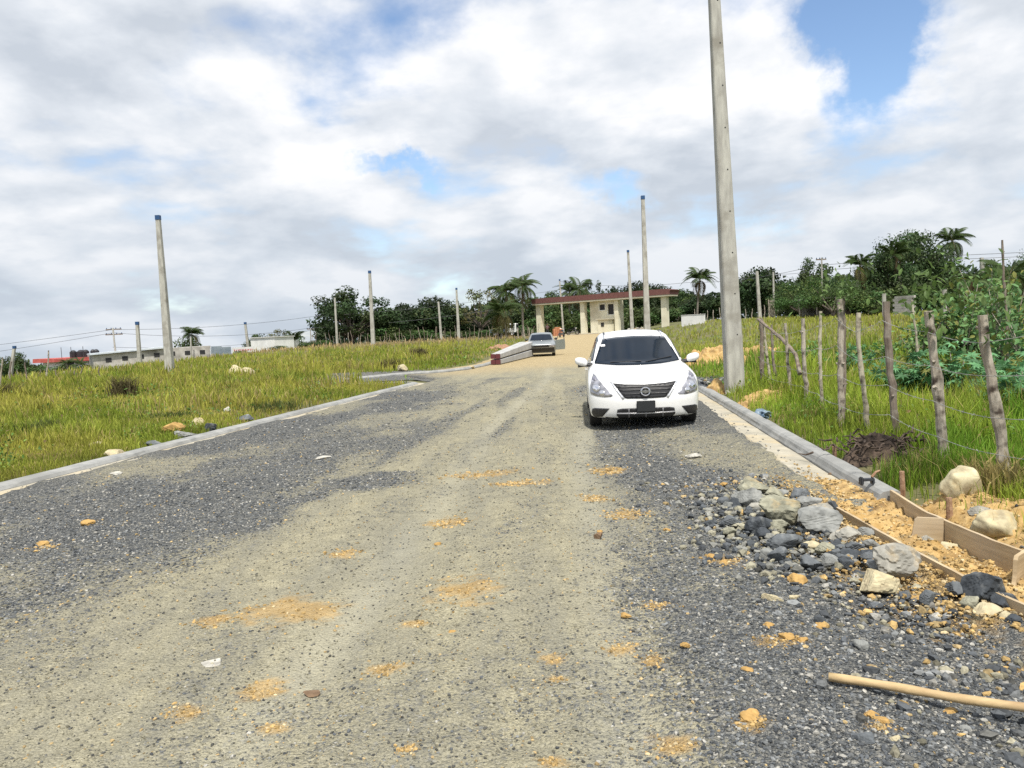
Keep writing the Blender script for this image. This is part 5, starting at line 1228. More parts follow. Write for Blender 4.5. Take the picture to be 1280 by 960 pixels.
# ------------------------------------------------------------------ entrance gate
M['cream'] = noise_mat('cream render', (0.62, 0.585, 0.45), (0.72, 0.69, 0.55), 1.2, 0.9, 0.1, 0.01, c3=(0.54, 0.50, 0.38), s3=0.5)
M['tile'] = noise_mat('maroon roof tile', (0.11, 0.045, 0.042), (0.18, 0.085, 0.075), 4.0, 0.85, 0.4, 0.05, stretch=(5, 1, 1))
M['soffit'] = noise_mat('pale soffit', (0.40, 0.37, 0.28), (0.5, 0.47, 0.37), 1.0, 0.9, 0.05)
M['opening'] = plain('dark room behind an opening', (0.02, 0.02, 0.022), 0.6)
M['slab'] = noise_mat('dusty slab', (0.38, 0.35, 0.28), (0.50, 0.46, 0.38), 1.5, 0.9, 0.2)
GA = at_y(666, 373, 112); GB = at_y(838, 362, 99)
gd = Vector((GB.x - GA.x, GB.y - GA.y, 0)); GL = gd.length; gu = gd.normalized(); gn = Vector((-gu.y, gu.x, 0)); g0 = Vector((GA.x, GA.y, 0.5))
gate = thing('entrance_gate', 'long cream entrance gate with columns and a maroon tiled roof across the road', 'gate building', g0, math.atan2(gu.y, gu.x))
def gx_(px, row=400):
    d = ray(px, row); t = ((g0 - EYE).dot(gn)) / d.dot(gn); return (EYE + d * t - g0).dot(gu)
def gz_(px, row):
    d = ray(px, row); t = ((g0 - EYE).dot(gn)) / d.dot(gn); return (EYE + d * t).z - g0.z
ZT = gz_(668, 374); ZB = gz_(672, 381.5); zr = lambda x: 0
mb = MB(); mb.prism([(0, ZB + 0.22), (0, ZB + .5), (-.2, ZT - .1), (.6, ZT + .05), (GL - .6, ZT + .05), (GL + .2, ZT - .1), (GL, ZB + .5), (GL, ZB + .22)], -0.35, 2.4); mb.build('roof', M['tile'], gate)
mb = MB(); mb.box((GL / 2, 1.0, ZB + .105), (GL - .1, 2.6, .21)); mb.build('fascia', M['soffit'], gate)
for px, wpx in [(672, 7.5), (727, 6.5), (769.5, 5.5), (829, 7)]:
    xc = gx_(px); wd_ = wpx / FPX * 106
    for yy in (0.45,):
        mb = MB(); mb.box((xc, yy + wd_ / 2 - .2, (ZB - 1.2) / 2), (wd_, wd_, ZB + 1.2 - .004), bev=.02); mb.build('column', M['cream'], gate)
x0, x1 = gx_(734.5), gx_(766); gh0 = 0.75
mb = MB()
wx0, wx1, wz0, wz1 = gx_(746.5), gx_(753.5), gz_(750, 387.5), gz_(750, 380.5)
vx0, vx1, vz0, vz1 = gx_(757), gx_(764.5), gz_(760, 393), gz_(760, 380)
yw = gh0 + .12
def wall_piece(a, b, c, d): mb.box(((a + b) / 2, yw, (c + d) / 2), (b - a, .24, d - c))
ztop = ZB - .004; mz0, mz1 = min(wz0, vz0), max(wz1, vz1)
wall_piece(x0, wx0, -1, ztop); wall_piece(wx0, wx1, -1, wz0); wall_piece(wx0, wx1, wz1, ztop); wall_piece(wx1, vx0, -1, ztop); wall_piece(vx0, vx1, -1, vz0); wall_piece(vx0, vx1, vz1, ztop); wall_piece(vx1, x1, -1, ztop)
mb.box((x0 + .12, gh0 + 1.15, ZB / 2 - .5), (.24, 1.8, ZB + .98)); mb.box((x1 - .12, gh0 + 1.15, ZB / 2 - .5), (.24, 1.8, ZB + .98)); mb.box(((x0 + x1) / 2, gh0 + 2.2, ZB / 2 - .5), (x1 - x0, .24, ZB + .98))
mb.build('gatehouse_wall', M['cream'], gate)
for a, b, c, d in ((wx0, wx1, wz0, wz1), (vx0, vx1, vz0, vz1)):
    mb = MB(); mb.box(((a + b) / 2, gh0 + .2, (c + d) / 2), (b - a + .004, .05, d - c)); o = mb.build('window', M['opening'], gate)
    mb = MB(); f_ = .09
    mb.box((a - f_ / 2, gh0 - .03, (c + d) / 2), (f_, .08, d - c + .3)); mb.box((b + f_ / 2, gh0 - .03, (c + d) / 2), (f_, .08, d - c + .3)); mb.box(((a + b) / 2, gh0 - .033, c - .1), (b - a, .08, .12)); mb.box(((a + b) / 2, gh0 - .033, d + .1), (b - a, .08, .12)); mb.build('window_frame', plain('white frame', (.72, .71, .65), .7), o)
bx0, bx1 = gx_(751.5), gx_(764.5); bz = gz_(757, 399.5)
mb = MB(); mb.box(((bx0 + bx1) / 2, gh0 - .85, bz / 2 - .5), (bx1 - bx0, 1.6, bz + 1)); mb.build('ticket_booth', M['cream'], gate)
o = bpy.data.objects['ticket_booth']
mb = MB(); mb.box(((bx0 + bx1) / 2, gh0 - .9, bz + .08), (bx1 - bx0 + .5, 2.0, .16)); mb.build('canopy', M['soffit'], o)
mb = MB(); a, b = gx_(755.3), gx_(759); mb.box(((a + b) / 2, gh0 - 1.66, bz * .66), (b - a, .06, .55)); mb.build('window', M['opening'], o)
mb = MB(); mb.box((gx_(742), .5, .0), (gx_(775) - gx_(705), 3.2, .34), bev=.03); o = mb.build('platform', M['slab'], gate)

# ------------------------------------------------------------------ things round the gate
def human(name, loc, rz, label, shirt, legs, skin, pose='stand'):
    root = thing(name, label, 'person', loc, rz)
    V = {'pel': (0, 0, .92), 'wai': (0, 0, 1.08), 'che': (0, .01, 1.32), 'nek': (0, 0, 1.46), 'chin': (0, -.02, 1.53), 'hd': (0, -.01, 1.63), 'top': (0, 0, 1.72)}
    Rr = {'pel': .15, 'wai': .13, 'che': .155, 'nek': .065, 'chin': .075, 'hd': .10, 'top': .06}
    E = [('pel', 'wai'), ('wai', 'che'), ('che', 'nek'), ('nek', 'chin'), ('chin', 'hd'), ('hd', 'top')]
    for s, q in ((-1, 'l'), (1, 'r')):
        V.update({'hip' + q: (s * .10, 0, .86), 'kne' + q: (s * .12, -.03 * s, .48), 'ank' + q: (s * .13, .02 * s, .08), 'toe' + q: (s * .14, -.15, .04), 'sho' + q: (s * .19, 0, 1.40)})
        Rr.update({'hip' + q: .095, 'kne' + q: .062, 'ank' + q: .045, 'toe' + q: .04, 'sho' + q: .065})
        if pose == 'hold' or s == 1: V.update({'elb' + q: (s * .25, -.05, 1.13), 'han' + q: (s * .1, -.30, 1.18), 'fin' + q: (s * .05, -.36, 1.2)})
        else: V.update({'elb' + q: (s * .27, .03, 1.12), 'han' + q: (s * .27, -.08, .88), 'fin' + q: (s * .27, -.1, .78)})
        Rr.update({'elb' + q: .045, 'han' + q: .036, 'fin' + q: .03})
        E += [('pel', 'hip' + q), ('hip' + q, 'kne' + q), ('kne' + q, 'ank' + q), ('ank' + q, 'toe' + q), ('che', 'sho' + q), ('sho' + q, 'elb' + q), ('elb' + q, 'han' + q), ('han' + q, 'fin' + q)]
    ks = list(V); me = bpy.data.meshes.new('body'); me.from_pydata([V[k] for k in ks], [(ks.index(a), ks.index(b)) for a, b in E], [])
    o = link('body', me, root); md = o.modifiers.new('skin', 'SKIN'); md.use_smooth_shade = True
    sv = me.skin_vertices[0].data
    for i, k in enumerate(ks): sv[i].radius = (Rr[k], Rr[k]); sv[i].use_root = (k == 'pel')
    o.modifiers.new('sub', 'SUBSURF').levels = 1; o.modifiers['sub'].render_levels = 1
    dg = bpy.context.evaluated_depsgraph_get(); me2 = bpy.data.meshes.new_from_object(o.evaluated_get(dg)); o.modifiers.clear(); o.data = me2; bpy.data.meshes.remove(me)
    me2.materials.clear()
    for m_ in (skin, shirt, legs): me2.materials.append(m_)
    for p in me2.polygons:
        c = p.center; p.use_smooth = True
        p.material_index = 2 if c.z < .98 and abs(c.x) < .24 and not (c.z > .74 and abs(c.x) > .2) else (1 if .98 <= c.z < 1.47 and (abs(c.x) < .22 or c.z > 1.16) and c.y > -.2 else 0)
    mb = MB(); bm = bmesh.new(); bmesh.ops.create_uvsphere(bm, u_segments=12, v_segments=8, radius=1); bm.verts.index_update()
    Vh = [Vector((v.co.x * .107, v.co.y * .115 + .015, v.co.z * .10 + 1.675)) for v in bm.verts]; Fh = [tuple(v.index for v in f.verts) for f in bm.faces if f.calc_center_median().z > -.25 or f.calc_center_median().y > .3]; bm.free()
    mb.add(Vh, Fh); mb.build('hair', plain('dark hair', (.012, .01, .009), .7), root, smooth=True)
    return root
skin = plain('brown skin', (.16, .085, .05), .6)
p = at_y(684.5, 421, 100); human('person', (p.x, 100, Hs(p.x, 100)), R(30), 'person in dark clothes standing under the left opening of the gate', plain('dark shirt', (.10, .06, .065), .8), plain('dark trousers', (.02, .022, .03), .8), skin, 'hold')
# stack of hollow bricks
p = at_y(697.5, 420, 103); root = thing('brick_stack', 'stack of orange hollow bricks beside the thin pole inside the gate', 'brick stack', (p.x, 103, Hs(p.x, 103)), R(8)); rr = random.Random(3)
mb = MB()
for i in range(5):
    for j in range(6):
        if j == 5 and i in (0, 4): continue
        for k in range(2): mb.box(((i - 2) * .245 + rr.uniform(-.01, .01), k * .42, .1 + j * .2), (.235, .4, .19), bev=.012)
mb.build('bricks', noise_mat('orange brick', (.36, .14, .075), (.5, .24, .13), 3, .9, .2), root)
def motorcycle(loc, rz, body, label):
    root = thing('motorcycle', label, 'motorcycle', loc, rz, 'motorcycles parked by the gate')
    rub = plain('tyre rubber', (.02, .02, .02), .8); met = plain('dull steel', (.3, .3, .3), .4, .8)
    for y in (-.62, .62):
        mb = MB(); pr = [(.055 * math.cos(a), .245 + .055 * math.sin(a)) for a in np.linspace(0, 2 * math.pi, 9)]; mb.lathe(pr, 24, 'X', (0, y, .30)); w_ = mb.build('wheel', rub, root)
        mb = MB()
        for k in range(6): a = k * math.pi / 6; d = Vector((0, math.cos(a), math.sin(a))) * .24; mb.tube([Vector((0, y, .3)) - d, Vector((0, y, .3)) + d], .01, 4)
        mb.build('spokes', met, w_)
    mb = MB(); mb.tube([(0, -.62, .3), (0, -.42, .8), (0, -.36, 1.0)], .035, 8); mb.tube([(0, .62, .3), (0, .1, .4), (0, -.35, .45), (0, -.42, .8)], .035, 8); mb.box((0, -.02, .42), (.24, .36, .26), bev=.04); mb.build('frame', met, root)
    mb = MB(); mb.box((0, -.2, .78), (.26, .46, .2), bev=.07); mb.box((0, -.62, .62), (.12, .5, .03), bev=.01); mb.box((0, .6, .66), (.16, .5, .05), bev=.02); mb.build('bodywork', body, root)
    mb = MB(); mb.box((0, .28, .8), (.25, .62, .1), bev=.04); mb.build('seat', plain('black vinyl', (.015, .015, .015), .5), root)
    mb = MB(); mb.tube([(-.36, -.3, 1.08), (-.1, -.38, 1.02), (.1, -.38, 1.02), (.36, -.3, 1.08)], .018, 6); mb.build('handlebar', met, root)
    mb = MB(); mb.lathe([(-.07, 0), (-.06, .07), (.04, .09), (.05, 0)], 12, 'Y', (0, -.5, .92)); mb.build('headlight', plain('lamp glass', (.6, .6, .55), .2), root)
p = at_y(702.5, 423, 92); motorcycle((p.x, 92, road_z(p.x, 92) + .0), R(155), plain('blue paint', (.05, .09, .18), .3), 'blue motorcycle parked near the orange brick stack')
p = at_y(716, 419, 106); motorcycle((p.x, 106, Hs(p.x, 106)), R(70), plain('black paint', (.02, .02, .025), .3), 'black motorcycle parked by the slab in front of the gatehouse')
# heap of pale rubble
p = at_y(796, 411, 80); gz = Hs(p.x, 80); root = thing('rubble_heap', 'heap of pale broken rubble at the foot of the two poles before the gate', 'rubble heap', (p.x, 80, gz)); V_, F_ = [], []; r = np.random.default_rng(4); b_ = 0
for k in range(26):
    v, f = rock_shape(800 + k, 2, 10); q = np.array([r.normal(0, .5), r.normal(0, .4), r.uniform(0.05, .9) * .6 + .2]); V_.append(v * r.uniform(.12, .28) + q); F_.append(f + b_); b_ += len(v)
link('rubble', fast_mesh('rubble', np.concatenate(V_), np.concatenate(F_), M['rock_pale']), root)

# ------------------------------------------------------------------ stacked poles
M['whitepaint'] = noise_mat('pale cast concrete', (.34, .34, .335), (.45, .45, .44), 2.0, .85, .1)
M['maroon'] = plain('maroon end paint', (.10, .02, .025), .7)
n0 = at_z(619.5, 455.5, .05); f0 = at_z(649, 448, .05); f0 = n0 + (f0 - n0).normalized() * 8.6
d = (f0 - n0); d.z = 0; u = d.normalized(); s_ = Vector((u.y, -u.x, 0))
for j, (a, b) in enumerate([(-1, 0), (1, 0), (-1, 1), (1, 1)]):
    root = thing('lying_pole', ['lower left pole of the stack of four white poles with maroon ends', 'lower right pole of the stack of four white poles with maroon ends', 'upper left pole of the stack of four white poles with maroon ends', 'upper right pole of the stack of four white poles with maroon ends'][j], 'pole', (n0.x, n0.y, Hs(n0.x, n0.y) + .02), 0, 'stack of four white concrete poles')
    w0, w1 = .215, .40
    def sec(t, w_): c = u * (t * 8.6) + s_ * (a * (w_ / 2 + .008)) + Vector((0, 0, w_ / 2 + b * (w_ + .05) + .03)); return [c + s_ * (x * w_ / 2) + Vector((0, 0, z * w_ / 2)) for x, z in ((-1, -.8), (-.8, -1), (.8, -1), (1, -.8), (1, .8), (.8, 1), (-.8, 1), (-1, .8))]
    def bar(t0, t1, nm, mt_):
        V = []; T = np.linspace(t0, t1, 6)
        for t in T: V += sec(t, w0 + (w1 - w0) * t)
        F = [(i * 8 + k, i * 8 + (k + 1) % 8, (i + 1) * 8 + (k + 1) % 8, (i + 1) * 8 + k) for i in range(5) for k in range(8)] + [tuple(range(8)), tuple(reversed(range(40, 48)))]
        mb = MB(); mb.add(V, F); mb.build(nm, mt_, root)
    bar(.012, 1, 'shaft', M['whitepaint']); bar(0, .012, 'painted_end', M['maroon'])

# ------------------------------------------------------------------ far left buildings
M['block'] = noise_mat('old block wall', (.33, .31, .28), (.52, .50, .46), 1.2, .95, .3, .03, c3=(.20, .19, .17), s3=.5)
M['tin'] = noise_mat('weathered tin roof', (.52, .57, .62), (.66, .70, .74), 2, .5, .1, metal=.2)
M['redroof'] = noise_mat('red painted roof', (.36, .07, .06), (.5, .13, .11), 2, .7, .1)
M['white'] = noise_mat('white painted wall', (.62, .62, .6), (.76, .76, .74), 1, .85, .05)
M['greenwhite'] = noise_mat('pale painted wall', (.5, .5, .48), (.62, .62, .6), 1, .85, .05)
def span(pa, da, pb, db):
    a = at_y(*pa, da); b = at_y(*pb, db); d = Vector((b.x - a.x, b.y - a.y, 0)); return a, b, d.length, math.atan2(d.y, d.x)
a, b, Ln, rz = span((116, 444), 90, (263, 432), 97)
root = thing('warehouse', 'long low grey block warehouse with pale tin roof in the far left', 'warehouse', (a.x, a.y, -2.4), rz)
za, zb_ = a.z + 2.4, b.z + 2.4
mb = MB(); mb.prism([(0, -.3), (Ln, -.3), (Ln, zb_), (Ln * .62, zb_ - .1), (0, za)], 0, 9.0); mb.build('wall', M['block'], root)
mb = MB(); mb.prism([(-.3, za + .01), (Ln * .64, zb_ - .02), (Ln * .64, zb_ + .16), (-.3, za + .2)], -.4, 5.0); mb.build('roof', M['tin'], root)
for k in range(7):
    x = 1.6 + k * 1.75; zz_ = za + (zb_ - za) * min(1, x / (Ln * .62)) - .75; mb = MB(); mb.box((x, -.012, zz_), (.62, .05, .5)); mb.build('window', M['opening'], root)
mb = MB(); mb.box((Ln * .31, -.035, za * .5), (Ln * .62, .07, .10)); mb.build('string_course', M['kerb'], root)
a, b, Ln, rz = span((264, 433), 96, (289, 433), 100); root = thing('sheet_gate', 'blue grey corrugated sheet metal gate between warehouse and sign wall', 'gate', (a.x, a.y, -2.0), rz)
mb = MB(); V = []; n = 60
for i in range(n): V += [(Ln * i / (n - 1), .05 * (i % 2), -.2), (Ln * i / (n - 1), .05 * (i % 2), a.z + 2.0 - .15 * (i > n / 2))]
mb.add(V, [(i * 2, i * 2 + 2, i * 2 + 3, i * 2 + 1) for i in range(n - 1)]); o = mb.build('panel', noise_mat('blue grey sheet', (.22, .27, .33), (.36, .41, .46), .8, .5, 0, metal=.3), root); o.modifiers.new('thick', 'SOLIDIFY').thickness = .02
mb = MB()
for x in (0.05, Ln / 2, Ln - .05): mb.box((x, .16, 1.4), (.1, .1, 3.4))
mb.build('post', M['tin'], root)
a, b, Ln, rz = span((290, 434.5), 104, (331, 433), 108); root = thing('sign_wall', 'low grey wall carrying a long white sign with red markings', 'sign wall', (a.x, a.y, -1.9), rz); hh = a.z + 1.9
mb = MB(); mb.box((Ln / 2, .2, hh / 2 - .55), (Ln, .3, hh - .75 + .3)); mb.build('wall', M['block'], root)
mb = MB(); mb.box((Ln / 2, .0, hh - .38), (Ln, .12, .74)); o = mb.build('sign_board', M['white'], root)
mb = MB(); rr = random.Random(6); x = .3
while x < Ln * .62:
    w_ = rr.uniform(.09, .2); h_ = rr.uniform(.14, .3); mb.box((x, -.075, hh - .40), (w_ * .7, .02, h_)); x += w_ + .1
mb.build('red_marking', plain('red sign paint', (.5, .05, .06), .6), o)
a, b, Ln, rz = span((343, 421.5), 108, (367, 420.5), 111); root = thing('white_building', 'small white box shaped building with a pale side wall in the far left', 'building', (a.x, a.y, -1.5), rz); hh = a.z + 1.5
mb = MB(); mb.box((Ln / 2, 2.5, hh / 2), (Ln, 5, hh)); mb.build('wall', M['white'], root)
mb = MB(); mb.box((Ln / 2, 2.5, hh + .06), (Ln + .3, 5.3, .12)); mb.build('roof', M['greenwhite'], root)
mb = MB(); mb.box((Ln / 2 - .4, -.04, hh * .47), (Ln * .9, .08, .35)); mb.build('red_marking', plain('red band', (.45, .12, .12), .6), root)
mb = MB(); mb.box((Ln + .75, .6, hh / 2 - .3), (1.3, .3, hh - .6)); mb.build('side_wall', M['greenwhite'], root)
a, b, Ln, rz = span((45, 448.5), 98, (114, 446.5), 96); root = thing('red_roofed_house', 'low house with a red roof, white walls and black tanks in the far left', 'house', (a.x, a.y, -2.6), rz); hh = a.z + 2.6
mb = MB(); mb.box((Ln / 2 + .5, 3.2, hh / 2 - .3), (Ln - .6, 6, hh - .5)); mb.build('wall', M['white'], root)
mb = MB(); mb.prism([(-.3, hh - .55), (Ln + .3, hh - .5), (Ln + .3, hh - .05), (Ln * .35, hh - .1), (-.2, hh - .02)], -.3, 6.6); mb.build('roof', M['redroof'], root)
mb = MB(); mb.box((Ln * .6, .14, hh - .9), (1.0, .08, .5)); mb.build('window', M['opening'], root)
for k, (f, w_) in enumerate([(.46, .42), (.6, .48), (.69, .4), (.82, .3), (.88, .35)]):
    mb = MB(); mb.lathe([(0, 0), (0, w_), (.75, w_), (.95, w_ * .5), (1.0, 0)], 14, 'Z', (Ln * f, 2.0, hh - .12)); o = mb.build('water_tank', plain('black tank plastic', (.02, .02, .024), .5), None); o.parent = root
for k, f in enumerate((.7, .48, .3)):
    mb = MB(); mb.tube([(Ln * f, 1.5, hh - .2), (Ln * f, 1.5, hh + 1.3)], .035, 5); mb.build('aerial', M['cable'], root)
# right background
a, b, Ln, rz = span((1117, 373), 62, (1142, 371), 60); gz = Hs(a.x, a.y); root = thing('block_wall', 'short bare grey block wall in front of the right background trees', 'wall', (a.x, a.y, gz), rz)
mb = MB()
hh = a.z - gz
for j in range(int(hh / .2) + 1):
    for i in range(int(Ln / .4)):
        if j > hh / .2 - 2 and i > 5: continue
        mb.box((i * .4 + .2 + (.2 if j % 2 else 0), 0, j * .2 + .1), (.39, .19, .19))
mb.build('blocks', M['block'], root)
a, b, Ln, rz = span((852, 394.5), 86, (881, 393.5), 84); gz = Hs(a.x, a.y); root = thing('low_wall', 'low white painted wall in the grass just right of the gate', 'wall', (a.x, a.y, gz - .1), rz); hh = a.z - gz + .1
mb = MB(); mb.box((Ln / 2, 0, hh / 2), (Ln, .22, hh), bev=.02); mb.build('panel', M['white'], root)
mb = MB(); mb.box((Ln / 2, 0, hh + .03), (Ln + .06, .3, .056), bev=.01); mb.build('coping', M['greenwhite'], root)
a, b, Ln, rz = span((998, 378.5), 80, (1044, 374), 76); gz = Hs(a.x, a.y); root = thing('shed', 'old dark open shed with a flat grey roof under the right background trees', 'shed', (a.x, a.y, gz), rz); hh = max(1.8, a.z - gz)
mb = MB(); mb.box((Ln / 2, 1.5, hh + .08), (Ln + .5, 3.6, .16)); mb.build('roof', M['block'], root)
for x in (.1, Ln / 2, Ln - .1): mb = MB(); mb.box((x, .1, hh / 2 - .1), (.15, .15, hh + .2)); mb.build('post', M['wood'], root)
mb = MB(); mb.box((Ln / 2, 3.1, hh / 2 - .1), (Ln, .12, hh + .2)); mb.build('back_wall', M['wood_dark'], root)
mb = MB(); mb.box((.05, 1.6, hh / 2 - .1), (.12, 2.9, hh + .2)); mb.build('side_wall', M['block'], root)
a, b, Ln, rz = span((960, 375), 88, (968.5, 374.5), 88); gz = Hs(a.x, a.y); mb = MB(); hh = a.z - gz; rr = random.Random(2)
for i in range(7): mb.box((Ln * (i + .5) / 7, rr.uniform(-.02, .02), hh / 2 - .1), (Ln / 7 - .015, .04, hh + .2 + rr.uniform(-.2, .1)))
o = mb.build('plank_wall', M['wood'], None, (a.x, a.y, gz)); tag(o, 'grey vertical plank wall beside the slim pole in the right background', 'plank wall')
# pipe lying in the grass behind the car
a = on_ground(880, 449.5); b = on_ground(899, 447.5); mb = MB(); mb.tube([(0, 0, .14), Vector((b.x - a.x, b.y - a.y, .16))], .10, 10); o = mb.build('pipe', M['whitepaint'], None, a); tag(o, 'pale pipe lying in the grass behind the white car mirror', 'pipe')
# ------------------------------------------------------------------ cars: smooth bodies polygonised from a field
def surface_nets(f, lo, hi, h):
    ax = [np.arange(lo[i], hi[i] + h, h) for i in range(3)]; G = np.meshgrid(*ax, indexing='ij'); v = f(*G); ins = v < 0
    n = [len(a) for a in ax]; c = [m - 1 for m in n]
    corners = [(i, j, k) for i in (0, 1) for j in (0, 1) for k in (0, 1)]
    def sl(A, o): return A[o[0]:o[0] + c[0], o[1]:o[1] + c[1], o[2]:o[2] + c[2]]
    st = np.stack([sl(ins, o) for o in corners]); act = st.any(0) & ~st.all(0)
    idx = -np.ones(c, int); idx[act] = np.arange(act.sum()); P = np.zeros((act.sum(), 3)); cnt = np.zeros(act.sum()); base = np.argwhere(act)
    vals = {o: sl(v, o)[act] for o in corners}
    for o in corners:
        for a in range(3):
            if o[a]: continue
            q = list(o); q[a] = 1; q = tuple(q); v0, v1 = vals[o], vals[q]; m = (v0 < 0) != (v1 < 0); t = np.where(m, v0 / np.where(m, v0 - v1, 1), 0)
            pp = np.array(o, float)[None] + np.zeros((len(t), 3)); pp[:, a] = t; P[m] += pp[m]; cnt[m] += 1
    P = (P / cnt[:, None] + base) * h + np.array(lo)
    F = []
    for a in range(3):
        b, d = (a + 1) % 3, (a + 2) % 3; s0 = [slice(None)] * 3; s1 = [slice(None)] * 3; s0[a] = slice(0, -1); s1[a] = slice(1, None)
        A0, A1 = ins[tuple(s0)], ins[tuple(s1)]; e = np.argwhere(A0 != A1); e = e[(e[:, b] > 0) & (e[:, d] > 0) & (e[:, b] < c[b]) & (e[:, d] < c[d])]
        q = []
        for ob, od in ((-1, -1), (0, -1), (0, 0), (-1, 0)):
            t = e.copy(); t[:, b] += ob; t[:, d] += od; q.append(idx[t[:, 0], t[:, 1], t[:, 2]])
        q = np.stack(q, 1); fl = ~A0[e[:, 0], e[:, 1], e[:, 2]]; q[fl] = q[fl][:, ::-1]; F.append(q)
    F = np.concatenate(F); F = F[(F >= 0).all(1)]
    for _ in range(4):      # settle the vertices on the true surface
        e = 1e-3; f0 = f(*P.T); g = np.stack([(f(P[:, 0] + e * (i == 0), P[:, 1] + e * (i == 1), P[:, 2] + e * (i == 2)) - f0) / e for i in range(3)], -1)
        P = P - np.clip(f0 / np.maximum((g ** 2).sum(1), .05), -h * .6, h * .6)[:, None] * g * .8
    return P, F
def smax(a, b, k): d = np.clip(.5 + .5 * (a - b) / k, 0, 1); return b * (1 - d) + a * d + k * d * (1 - d)
def smin(a, b, k): return -smax(-a, -b, k)
def itp(v, xs, ys):     # smooth interpolation through the given points
    v = np.asarray(v, float); s = np.zeros_like(v); w_ = 0
    for o in (-1, -.5, 0, .5, 1): s = s + np.interp(v + o * .05, xs, ys); w_ += 1
    return s / w_
def panel(name, poly, bvh, mat, parent, axis='y', off=.004, thick=.012, side=1, sub=.05, smooth=True):
    """a sheet cut to an outline and laid on the car body"""
    bm = bmesh.new(); vs = [bm.verts.new((a, 0, b)) for a, b in poly]; bm.faces.new(vs); bmesh.ops.triangulate(bm, faces=bm.faces[:])
    for _ in range(5):
        lg = [e for e in bm.edges if e.calc_length() > sub]
        if not lg: break
        bmesh.ops.subdivide_edges(bm, edges=lg, cuts=1); bmesh.ops.triangulate(bm, faces=[f for f in bm.faces if len(f.verts) > 3])
    for v in bm.verts:
        if axis == 'y': hit = bvh.ray_cast(Vector((v.co.x, -2, v.co.z)), Vector((0, 1, 0)))
        elif axis == '-y': hit = bvh.ray_cast(Vector((v.co.x, 8, v.co.z)), Vector((0, -1, 0)))
        else: hit = bvh.ray_cast(Vector((2.0 * side, v.co.x, v.co.z)), Vector((-side, 0, 0)))
        p = hit[0]; nn = hit[1]
        if p is None:
            q = Vector((v.co.x, .2, v.co.z)) if axis == 'y' else Vector((.8 * side, v.co.x, v.co.z)); p, nn, _, _ = bvh.find_nearest(q)
        v.co = p + nn * off
    bmesh.ops.recalc_face_normals(bm, faces=bm.faces[:])
    me = bpy.data.meshes.new(name); bm.to_mesh(me); bm.free()
    out_ = Vector((0, -1, 0)) if axis == 'y' else (Vector((0, 1, 0)) if axis == '-y' else Vector((side, 0, 0)))
    if sum(p.normal.dot(out_) for p in me.polygons) < 0: me.flip_normals()
    me.materials.append(mat)
    if smooth: me.polygons.foreach_set('use_smooth', [True] * len(me.polygons))
    o = link(name, me, parent)
    if thick: s_ = o.modifiers.new('thick', 'SOLIDIFY'); s_.thickness = thick; s_.offset = -1
    return o
def mir(p): return [(-x, z) for x, z in reversed(p)]
PAINT = {}
M['carwhite'] = plain('white car paint', (.80, .80, .79), .25, 0, .5, .6, .01); M['carsilver'] = plain('silver car paint', (.30, .325, .325), .35, .5, .5, .4, .04)
M['carglass'] = plain('dark tinted car glass', (.008, .014, .024), .07, 0, .22, 0, .1); M['black'] = plain('black plastic', (.018, .018, .02), .45); M['dkgrey'] = plain('dark grey plastic', (.04, .04, .045), .5)
M['chrome'] = plain('chrome', (.62, .62, .64), .18, 1.0); M['rubber'] = plain('tyre rubber', (.022, .021, .02), .85); M['rim'] = plain('alloy rim', (.42, .42, .43), .35, .8)
def lampmat(name, c):
    m, nt, b = nmat(name); b.inputs['Base Color'].default_value = (*c, 1); b.inputs['Roughness'].default_value = .12; b.inputs['Metallic'].default_value = .35; b.inputs['Coat Weight'].default_value = 1.0
    N = nt.nodes; tc = N.new('ShaderNodeTexCoord'); v = N.new('ShaderNodeTexVoronoi'); v.inputs['Scale'].default_value = 9; nt.links.new(tc.outputs['Object'], v.inputs['Vector'])
    rp = N.new('ShaderNodeValToRGB'); rp.color_ramp.elements[0].color = (*(x * 1.5 for x in c), 1); rp.color_ramp.elements[1].color = (*(x * .45 for x in c), 1); rp.color_ramp.elements[1].position = .7; nt.links.new(v.outputs['Distance'], rp.inputs[0]); nt.links.new(rp.outputs[0], b.inputs['Base Color']); return m
M['lamp'] = lampmat('clear lamp', (.42, .42, .46))
